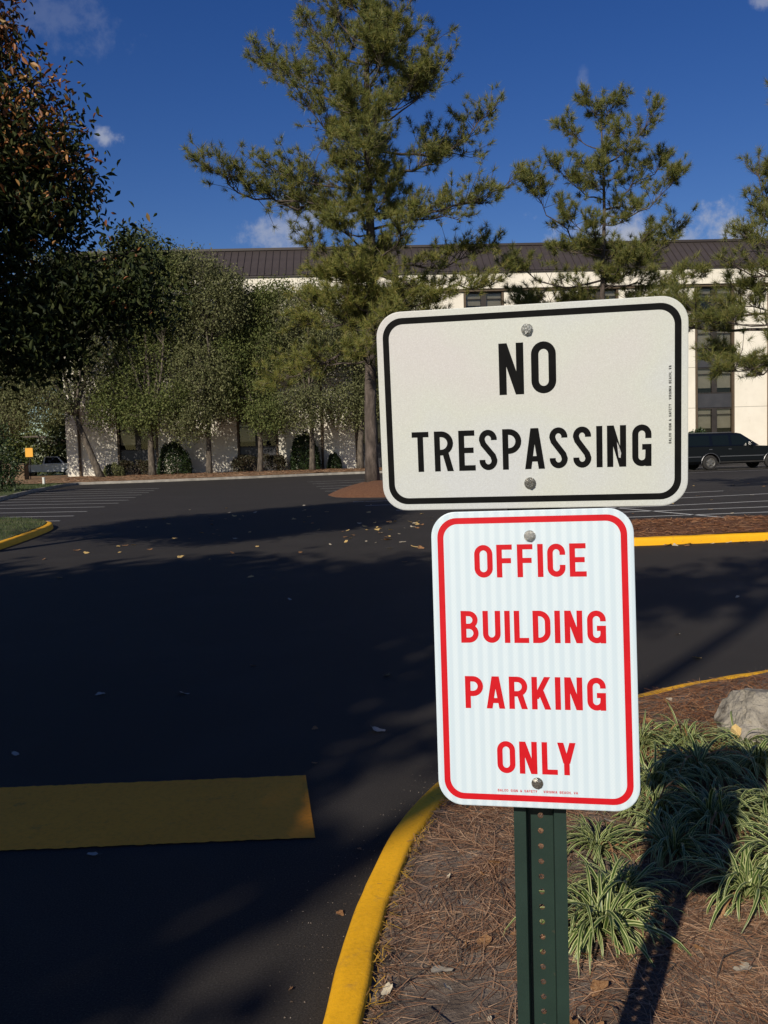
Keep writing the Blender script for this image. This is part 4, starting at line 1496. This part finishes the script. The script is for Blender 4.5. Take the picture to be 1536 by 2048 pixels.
BAND = [(-4.42, 15.03), (-3.81, 16.04), (-2.32, 13.4), (-4.75, 14.02), (-4.12, 11.14), (-2.66, 15.7), (-1.27, 13.2), (-.32, 16.71), (.07, 13.37), (.26, 11.71), (-.57, 15.7), (-.19, 18.27), (-3.05, 16.37), (-3.52, 15.95),
        (-3.8, 14.26), (.53, 18.14), (-.09, 16.84), (-.69, 15.38), (-2.51, 12.65), (-.88, 14.21), (-4.5, 14.9), (-4.3, 15.1)]
for _ in range(95):
    t = random.random()
    BAND.append((random.uniform(-6, 2), random.uniform(13, 26)) if t < .75 else (random.uniform(-.8, 1.2), random.uniform(14, 18.5)))
for x, y in BAND:
    if y < 10.5 or y > 27:
        continue
    leaf(x, y, .008, random.uniform(.05, .12), random.choice(['yellow_leaf', 'yellow_leaf', 'pale_leaf', 'dry_leaf']), 'small fallen leaf among those strewn over the middle of the lot', 'leaves strewn over the middle of the lot')
for _ in range(45):
    leaf(random.uniform(5, 13), random.uniform(16.4, 30), .008, random.uniform(.06, .12), random.choice(['yellow_leaf', 'dry_leaf', 'pale_leaf']), 'leaf lying between the parking lines in front of the black car', 'leaves between the parking lines on the right')
for _ in range(16):
    x = random.uniform(3, 6)
    leaf(x, 12.75 + (x - 3) * .07 - random.uniform(.03, .25), .008, random.uniform(.05, .1), random.choice(['dry_leaf', 'pale_leaf']), 'dry leaf in the gutter of the island with the bright yellow kerb', 'leaves in the island gutter')
DEAD = [(.02, 2.87), (-.03, 2.26), (.13, 2.27), (.18, 2.86), (.2, 2.46), (.29, 2.87), (.65, 3.0), (.52, 2.36), (.52, 2.21), (.93, 2.29), (.84, 2.38), (.42, 2.08), (.78, 2.38), (1.31, 4.39), (1.73, 4.71), (1.52, 4.73), (1.35, 3.36), (1.11, 3.96)]
for _ in range(34):
    DEAD.append((random.uniform(-.02, 1.5), random.uniform(1.95, 3.3)) if random.random() < .6 else (random.uniform(1.0, 2.6), random.uniform(3.3, 5.1)))
for x, y in DEAD:
    if in_bed(x, y, .03):
        leaf(x, y, bed_z(x, y) + .010, random.uniform(.022, .062), random.choice(['dry_leaf', 'dry_leaf', 'dry_leaf', 'pale_leaf']), 'dry leaf lying on the pine straw of the near bed', 'dry leaves on the near bed', .45)

# twigs on the bed
tw = MB()
for _ in range(70):
    x, y = random.uniform(-.05, 1.5), random.uniform(1.8, 3.4)
    if not in_bed(x, y, .05):
        continue
    a, L = random.uniform(0, 6.28), random.uniform(.05, .2)
    z = bed_z(x, y) + .008
    tw.tube([(x, y, z), (x + math.cos(a) * L * .5, y + math.sin(a) * L * .5, z + .012), (x + math.cos(a + .2) * L, y + math.sin(a + .2) * L, z + .004)], [.0022, .0017, .0009], 4)
tag(tw.obj('twigs', M['bark_dark']), 'thin broken twigs strewn through the near mulch', 'twigs', kind='stuff')

# boulder
bm = bmesh.new()
bmesh.ops.create_icosphere(bm, subdivisions=5, radius=1)
for v in bm.verts:
    p = v.co.copy()
    s = p.normalized()
    k = 1 + .20 * mnoise.noise(s * 1.7 + Vector((3, 1, 2))) + .10 * mnoise.noise(s * 4.0)
    q = s * k
    for nrm, dd in ((Vector((-.55, -.6, .58)).normalized(), .70), (Vector((.2, -.75, .62)).normalized(), .74), (Vector((.0, .2, 1)).normalized(), .72), (Vector((-.9, .1, .35)).normalized(), .80), (Vector((.7, -.4, .6)).normalized(), .78), (Vector((-.2, -1, .05)).normalized(), .78)):
        e = q.dot(nrm) - dd
        if e > 0:
            q -= nrm * e * .93
    q *= 1 + .035 * mnoise.noise(s * 9) + .022 * mnoise.noise(s * 21) + .012 * mnoise.noise(s * 45) - .05 * max(0, 1 - abs(mnoise.noise(s * 2.6 + Vector((7, 7, 7)))) * 14)
    v.co = Vector((q.x * .37, q.y * .27, q.z * .225))
me = bpy.data.meshes.new('boulder')
bm.to_mesh(me)
bm.free()
me.materials.append(M['rock'])
boulder = link(bpy.data.objects.new('boulder', me))
boulder.location = (1.92, 4.16, .115)
boulder.rotation_euler = (0, R(8), R(14))
tag(boulder, 'weathered grey boulder lying in the mulch at the right edge', 'boulder')
leaf(1.60, 4.0, bed_z(1.6, 4.0) + .05, .085, 'yellow_leaf', 'large tan leaf propped against the boulder', None, .6)

# ------------------------------------------------------------------ variegated lilyturf clumps
def blade_data(L, arch, w):
    V, F, mi = [], [], []
    n = 8
    for i in range(n + 1):
        t = i / n
        ang = R(78) - arch * t ** 1.25
        if i == 0:
            x, z = 0.0, 0.0
        else:
            x += math.cos(ang) * L / n
            z += math.sin(ang) * L / n
        ww = w * (.55 + .45 * min(1, t * 4)) * (1 - max(0, (t - .55) / .45) ** 1.7 * .93)
        for s, dz in ((-1, .16), (-.60, 0), (.60, 0), (1, .16)):
            V.append((x - math.sin(ang) * dz * ww * .5, s * ww / 2, z + math.cos(ang) * dz * ww * .5))
    for i in range(n):
        for j in range(3):
            F.append((i * 4 + j, (i + 1) * 4 + j, (i + 1) * 4 + j + 1, i * 4 + j + 1))
            mi.append(0 if j == 1 else 1)
    return V, F, mi


BLADES = []
for k in range(16):
    V, F, mi = blade_data(random.uniform(.23, .34), random.uniform(1.9, 3.4), random.uniform(.0085, .0125))
    BLADES.append((np.array(V), F, mi, mesh_data('leaf', V, F, [M['blade_green'], M['blade_cream']], mi, True)))
LIR = [(.60, 2.52, 'arching striped lilyturf clump just right of the green post', 1.0), (.70, 2.68, 'striped lilyturf clump behind the one nearest the post', .9),
       (1.10, 2.66, 'lilyturf clump at the right edge beside the sign shadow', 1.0), (1.30, 2.82, 'lilyturf clump cut by the right frame edge below the boulder', 1.0),
       (.72, 3.06, 'small sparse lilyturf clump under the lower corner of the red sign', .75), (.96, 2.98, 'lilyturf clump in the narrow part of the sign shadow', .9),
       (1.20, 3.2, 'bright lilyturf clump right of the sign shadow neck', 1.0), (1.42, 3.26, 'lilyturf clump at the right edge just below the shadow of the upper panel', 1.0),
       (1.08, 3.58, 'lilyturf clump inside the shadow next to the red sign edge', 1.0), (1.30, 3.68, 'lilyturf clump in the middle of the upper panel shadow', 1.0),
       (1.56, 3.72, 'lilyturf clump at the right end of the upper panel shadow', 1.0), (1.15, 4.02, 'lilyturf clump at the far left edge of the patch next to the sign', .9),
       (1.36, 4.02, 'lilyturf clump at the back of the patch in front of the boulder', .85), (1.62, 3.98, 'lilyturf clump touching the foot of the boulder', .8),
       (1.0, 3.3, 'lilyturf clump behind the lower right corner of the red sign', .95), (1.5, 3.02, 'lilyturf clump half outside the frame on the right', 1.0)]
for ci, (x, y, label, sc) in enumerate(LIR):
    root = empty('lilyturf', (x, y, bed_z(x, y) - .01), random.uniform(0, 6.28))
    tag(root, label, 'plant', 'variegated lilyturf clumps')
    AV, AF, AM = [], [], []
    nb = int(140 * sc)
    wb = []
    for b in range(nb):
        V, F, mi, me = random.choice(BLADES)
        a = random.uniform(0, 6.283)
        rr = random.uniform(0, .055) * sc
        s = sc * random.uniform(.65, 1.1)
        lean = random.gauss(0, .3)
        loc = Vector((math.cos(a) * rr, math.sin(a) * rr, 0))
        rot = Matrix.Rotation(a + random.gauss(0, .8), 4, 'Z') @ Matrix.Rotation(lean, 4, 'Y') @ Matrix.Rotation(random.gauss(0, .25), 4, 'X')
        if b < 55 and ci < 9:
            o = bpy.data.objects.new('leaf', me)
            o.matrix_basis = Matrix.Translation(loc) @ rot @ Matrix.Scale(s, 4)
            link(o, root)
        else:
            Rm = np.array(rot.to_3x3()) * s
            AV.append(V @ Rm.T + np.array(loc))
            k = len(AF) and sum(len(q) for q in AV[:-1])
            AF += [tuple(i + k for i in f) for f in F]
            AM += mi
    nF = len(BLADES[0][1])
    for q in range(0, len(AM) // nF):
        if random.random() < .05:
            AM[q * nF:(q + 1) * nF] = [2] * nF
    fo = mesh('foliage', np.concatenate(AV), AF, [M['blade_green'], M['blade_cream'], M['dry_leaf']], root, AM, True)
    fo['kind'] = 'stuff'

# grass on the left island and by the far lawn kerb
def grass(name, label, n, area, zf, h, w, test=None):
    x0, x1, y0, y1 = area
    P = np.stack([rng.uniform(x0, x1, n), rng.uniform(y0, y1, n)], 1)
    if test:
        P = P[[test(*p) for p in P]]
    n = len(P)
    z = np.array([zf(*p) for p in P])
    a = rng.uniform(0, 6.28, n)
    hh = h * rng.uniform(.5, 1.2, n)
    dx, dy = np.cos(a) * w / 2, np.sin(a) * w / 2
    lx, ly = rng.normal(size=n) * h * .4, rng.normal(size=n) * h * .4
    V = np.stack([np.stack([P[:, 0] - dx, P[:, 1] - dy, z], 1), np.stack([P[:, 0] + dx, P[:, 1] + dy, z], 1), np.stack([P[:, 0] + lx, P[:, 1] + ly, z + hh], 1)], 1).reshape(-1, 3)
    o = mesh(name, V, np.arange(n * 3).reshape(-1, 3), M['grass'])
    tag(o, label, 'grass', kind='stuff')


M['grass'] = mat('grass', [(.03, .055, .012), (.06, .09, .022), (.12, .13, .045)], island=True, rough=.6, translucent=.2)


def in_left(x, y):
    d = np.hypot(K_LEFT[:, 0] - x, K_LEFT[:, 1] - y)
    i = int(np.argmin(d))
    return (np.array([x, y]) - K_LEFT[i]) @ N_LEFT[i] > .18


grass('grass', 'short grass on the shaded island at the left edge', 9000, (-11, -6.5, 12.5, 21.5), lawn_z, .06, .012, in_left)
grass('grass', 'short sunlit lawn behind the far left parking stripes', 12000, (-26, -15.2, 34, 51), lambda x, y: .13 + .04 * mnoise.noise(Vector((x * .5, y * .5, 0))), .07, .03,
      lambda x, y: x < -15.2 - (y - 34.5) * .19)


# ------------------------------------------------------------------ vehicles
def wheel(parent, x, y, r, w, spokes=True):
    """wheel with its axis along local Y; face towards -Y"""
    t = MB()
    prof = [(r * .62, -w / 2 + .02), (r * .70, -w / 2), (r * .93, -w / 2 + .01), (r, -w / 2 + .05), (r, w / 2 - .05), (r * .93, w / 2), (r * .6, w / 2)]
    n = 28
    V = [(x + q[0] * math.cos(2 * math.pi * i / n), y + q[1], r + q[0] * math.sin(2 * math.pi * i / n)) for i in range(n) for q in prof]
    k = len(prof)
    F = [(i * k + j, ((i + 1) % n) * k + j, ((i + 1) % n) * k + j + 1, i * k + j + 1) for i in range(n) for j in range(k - 1)]
    t.add(V, F)
    wh = t.obj('wheel', M['rubber'], parent, smooth=True)
    m_ = MB()
    rp = [(.0, -.02), (r * .16, -.03), (r * .2, .02), (r * .5, .045), (r * .57, .0), (r * .64, -.012), (r * .64, .05)]
    V = [(x + q[0] * math.cos(2 * math.pi * i / n), y - w / 2 + .02 + q[1], r + q[0] * math.sin(2 * math.pi * i / n)) for i in range(n) for q in rp]
    k = len(rp)
    m_.add(V, [(i * k + j, ((i + 1) % n) * k + j, ((i + 1) % n) * k + j + 1, i * k + j + 1) for i in range(n) for j in range(k - 1)])
    if spokes:
        for s in range(5):
            a = 2 * math.pi * s / 5 + .3
            ca, sa = math.cos(a), math.sin(a)
            V = []
            for rr, hw in ((r * .12, .05), (r * .58, .035)):
                for sd in (-1, 1):
                    for yy in (-.022, .02):
                        V.append((x + rr * ca - sd * hw * sa, y - w / 2 + .02 + yy, r + rr * sa + sd * hw * ca))
            m_.add(V, [(0, 2, 6, 4), (1, 5, 7, 3), (0, 4, 5, 1), (2, 3, 7, 6), (4, 6, 7, 5)])
    m_.obj('rim', M['rim'], wh, smooth=False)
    return wh


def loft_body(prof_rows, m, name, parent):
    """prof_rows: list of (half width, [(x,z)...]) side profiles with equal counts, from centre to sill; mirrored"""
    k = len(prof_rows[0][1])
    rows = [(hw, p) for hw, p in prof_rows]
    full = [(-hw, p) for hw, p in rows] + [(hw, p) for hw, p in rows[::-1]]
    V = [(x, hw, z) for hw, p in full for x, z in p]
    F = []
    n = len(full)
    for i in range(n - 1):
        for j in range(k):
            F.append((i * k + j, i * k + (j + 1) % k, (i + 1) * k + (j + 1) % k, (i + 1) * k + j))
    F.append(tuple(range(k - 1, -1, -1)))
    F.append(tuple((n - 1) * k + j for j in range(k)))
    return mesh(name, V, F, m, parent)


def suv(name, label, loc, rz):
    root = empty(name, loc, rz)
    tag(root, label, 'car')
    Lr, Lf = -1.55, 3.34 + .95         # rear end / nose, rear axle at x=0

    def arch(xc, r, z0):
        return [(xc + r * math.cos(R(a)), .36 + r * math.sin(R(a))) for a in (170, 145, 120, 90, 60, 35, 10)]
    r = .47
    lower = [(Lr, .42)] + arch(0, r, .3) + arch(3.34, r, .3) + [(Lf, .42), (Lf + .04, .62), (Lf, .98), (Lf - .12, 1.10), (2.62, 1.17), (2.40, 1.19), (Lr, 1.19), (Lr - .03, .9)]
    # side skin slightly bowed
    def row(hw, inset):
        return (hw, [(x + (inset if x < 1 else -inset) * (1 if (x < -1 or x > 4) else 0), z) for x, z in lower])
    body = loft_body([(1.0, [(x, z if z < .7 else z - .015) for x, z in row(1, .05)[1]]), (1.015, row(1, .02)[1])], M['car_paint'], 'body', root)
    # close the belly
    MB().box(Lr + .1, Lf - .1, -.8, .8, .30, .60).obj('underbody', M['rubber'], root)
    cab_lo = [(Lr + .02, 1.18), (2.55, 1.18)]
    # greenhouse: tapered box with raked screen
    V = [(Lr + .0, -.98, 1.19), (2.62, -.98, 1.19), (1.70, -.80, 1.80), (Lr + .16, -.80, 1.80),
         (Lr + .0, .98, 1.19), (2.62, .98, 1.19), (1.70, .80, 1.80), (Lr + .16, .80, 1.80),
         (1.50, -.76, 1.845), (Lr + .3, -.76, 1.845), (1.50, .76, 1.845), (Lr + .3, .76, 1.845)]
    F = [(0, 1, 2, 3), (5, 4, 7, 6), (1, 5, 6, 2), (4, 0, 3, 7), (3, 2, 8, 9), (6, 7, 11, 10), (2, 6, 10, 8), (7, 3, 9, 11), (9, 8, 10, 11)]
    mesh('cabin', V, F, M['car_paint'], root)

    def side_pt(x, t, s, o=.006):
        y = .98 - .18 * t
        return (x, s * (y + o), 1.19 + .61 * t)
    for s in (-1, 1):
        for (xa, xb, xc, xd) in ((-1.40, -.02, -.02, -1.30), (.14, 1.02, 1.02, .14), (1.16, 2.28, 1.68, 1.16)):
            P = [side_pt(xa, .08, s), side_pt(xb, .08, s), side_pt(xc, .88, s), side_pt(xd, .88, s)]
            mesh('side_window', P, [(0, 1, 2, 3) if s < 0 else (3, 2, 1, 0)], M['car_glass'], root)
        for x in (1.05, .02):
            h = MB().box(x - .10, x + .06, -1.03 if s < 0 else 1.016, -1.016 if s < 0 else 1.03, 1.02, 1.055)
            h.obj('door_handle', M['car_trim'], root)
        MB().box(Lr + .05, -.50, s * 1.018 - .006, s * 1.018 + .006, .66, .70).obj('side_trim', M['car_trim'], root)
        MB().box(.50, 2.84, s * 1.018 - .006, s * 1.018 + .006, .66, .70).obj('side_trim', M['car_trim'], root)
        MB().box(.5, 2.84, s * .98 - .06, s * .98 + .045, .36, .42).obj('running_board', M['rubber'], root)
        for xc in (0, 3.34):
            pts = [(xc + .49 * math.cos(R(a)), s * 1.02, .36 + .49 * math.sin(R(a))) for a in range(0, 181, 15)]
            MB().tube(pts, .016, 5).obj('arch_trim', M['car_trim'], root)
        MB().tube([(2.05, s * .98, 1.24), (2.08, s * 1.13, 1.28)], .03, 6).box(2.0, 2.12, s * 1.16 - .1, s * 1.16 + .1, 1.21, 1.39).obj('mirror', M['car_paint'], root)
        MB().box(-1.2, 1.3, s * .68 - .015, s * .68 + .015, 1.87, 1.895).obj('roof_rail', M['car_trim'], root)
        for x in (0, 3.34):
            wh = wheel(root, x, 0, .375, .25)
            if s < 0:
                wh.location = (0, -.88, 0)
            else:
                wh.rotation_euler = (0, 0, math.pi)
                wh.location = (2 * x, .88, 0)
        MB().box(Lf - .02, Lf + .035, s * .72 - .22, s * .72 + .22, .80, .98).obj('headlight', M['glass'], root)
        MB().box(Lr - .045, Lr - .025, s * .88 - .08, s * .88 + .08, .85, 1.15).obj('tail_light', M['red_legend'], root)
    mesh('windscreen', [(2.58, -.9, 1.225), (2.58, .9, 1.225), (1.74, .74, 1.785), (1.74, -.74, 1.785)], [(0, 1, 2, 3)], M['car_glass'], root).location = (.012, 0, .012)
    mesh('rear_window', [(Lr + .02, .86, 1.26), (Lr + .02, -.86, 1.26), (Lr + .14, -.72, 1.74), (Lr + .14, .72, 1.74)], [(0, 1, 2, 3)], M['car_glass'], root).location = (-.012, 0, .006)
    MB().box(Lf - .05, Lf + .10, -1.0, 1.0, .42, .60).obj('bumper', M['car_trim'], root)
    MB().box(Lr - .14, Lr + .03, -1.0, 1.0, .44, .62).obj('bumper', M['car_trim'], root)
    return root


suv('parked_car', 'long black sport utility vehicle parked side-on in front of the building', (16.35, 45.6, 0), R(7.5))

# white pickup far left
pk = tag(empty('pickup_truck', (-30.4, 77, 0), R(4)), 'white pickup truck half hidden by trees beyond the lawn', 'truck')
MB().box(-1.2, 1.15, -.95, .95, .5, 1.12).obj('bed', M['white_car'], pk)
loft_body([(.94, [(1.16, .5), (4.25, .5), (4.3, .95), (4.1, 1.08), (3.1, 1.16), (1.16, 1.16)]), (.96, [(1.16, .48), (4.25, .48), (4.32, .95), (4.1, 1.06), (3.1, 1.14), (1.16, 1.14)])], M['white_car'], 'body', pk)
mesh('cabin', [(1.18, -.9, 1.15), (3.05, -.9, 1.15), (2.45, -.72, 1.78), (1.35, -.72, 1.78), (1.18, .9, 1.15), (3.05, .9, 1.15), (2.45, .72, 1.78), (1.35, .72, 1.78)],
     [(0, 1, 2, 3), (5, 4, 7, 6), (1, 5, 6, 2), (4, 0, 3, 7), (3, 2, 6, 7)], M['white_car'], pk)
mesh('side_window', [(1.35, -.895, 1.2), (2.85, -.895, 1.2), (2.4, -.745, 1.72), (1.45, -.745, 1.72)], [(0, 1, 2, 3)], M['car_glass'], pk)
mesh('windscreen', [(3.03, -.84, 1.19), (3.03, .84, 1.19), (2.48, .7, 1.76), (2.48, -.7, 1.76)], [(0, 1, 2, 3)], M['car_glass'], pk).location = (.015, 0, .01)
for x in (-.2, 3.3):
    for s in (-1, 1):
        wh = wheel(pk, x, 0, .37, .24)
        wh.location = (0, -.84, 0) if s < 0 else (2 * x, .84, 0)
        if s > 0:
            wh.rotation_euler = (0, 0, math.pi)

ys = tag(empty('yellow_sign', (-24.4, 61.5, .1)), 'small amber sign on a thin post beside the lawn at far left', 'sign')
MB().tube([(0, .03, -.1), (0, .03, 2.2)], .03, 8).obj('post', M['bronze'], ys)
MB().prism(rrect(.52, .62, .05, 4), 1, -.02, 0).obj('panel', M['amber'], ys).location = (0, 0, 1.95)
cb = tag(empty('utility_cabinet', (-25.0, 60.5, .1)), 'brown utility cabinet below the amber sign at far left', 'cabinet')
MB().box(-.75, .75, -.4, .4, -.05, 1.15).obj('cabinet_body', M['wood_box'], cb)
MB().box(-.80, .80, -.45, .45, 1.151, 1.22).obj('lid', M['bronze_brown'], cb)
MB().box(-.02, .02, -.41, -.39, .05, 1.1).obj('door_seam', M['bronze'], cb)
mp = tag(empty('marker_post', (-19.6, 51.3, .1)), 'short white capped marker post on the lawn edge', 'post')
MB().tube([(0, 0, -.1), (0, 0, .34)], .075, 12).obj('pipe', M['white_plastic'], mp)
MB().tube([(0, 0, .341), (0, 0, .40)], [.09, .085], 12).obj('cap', M['white_plastic'], mp)
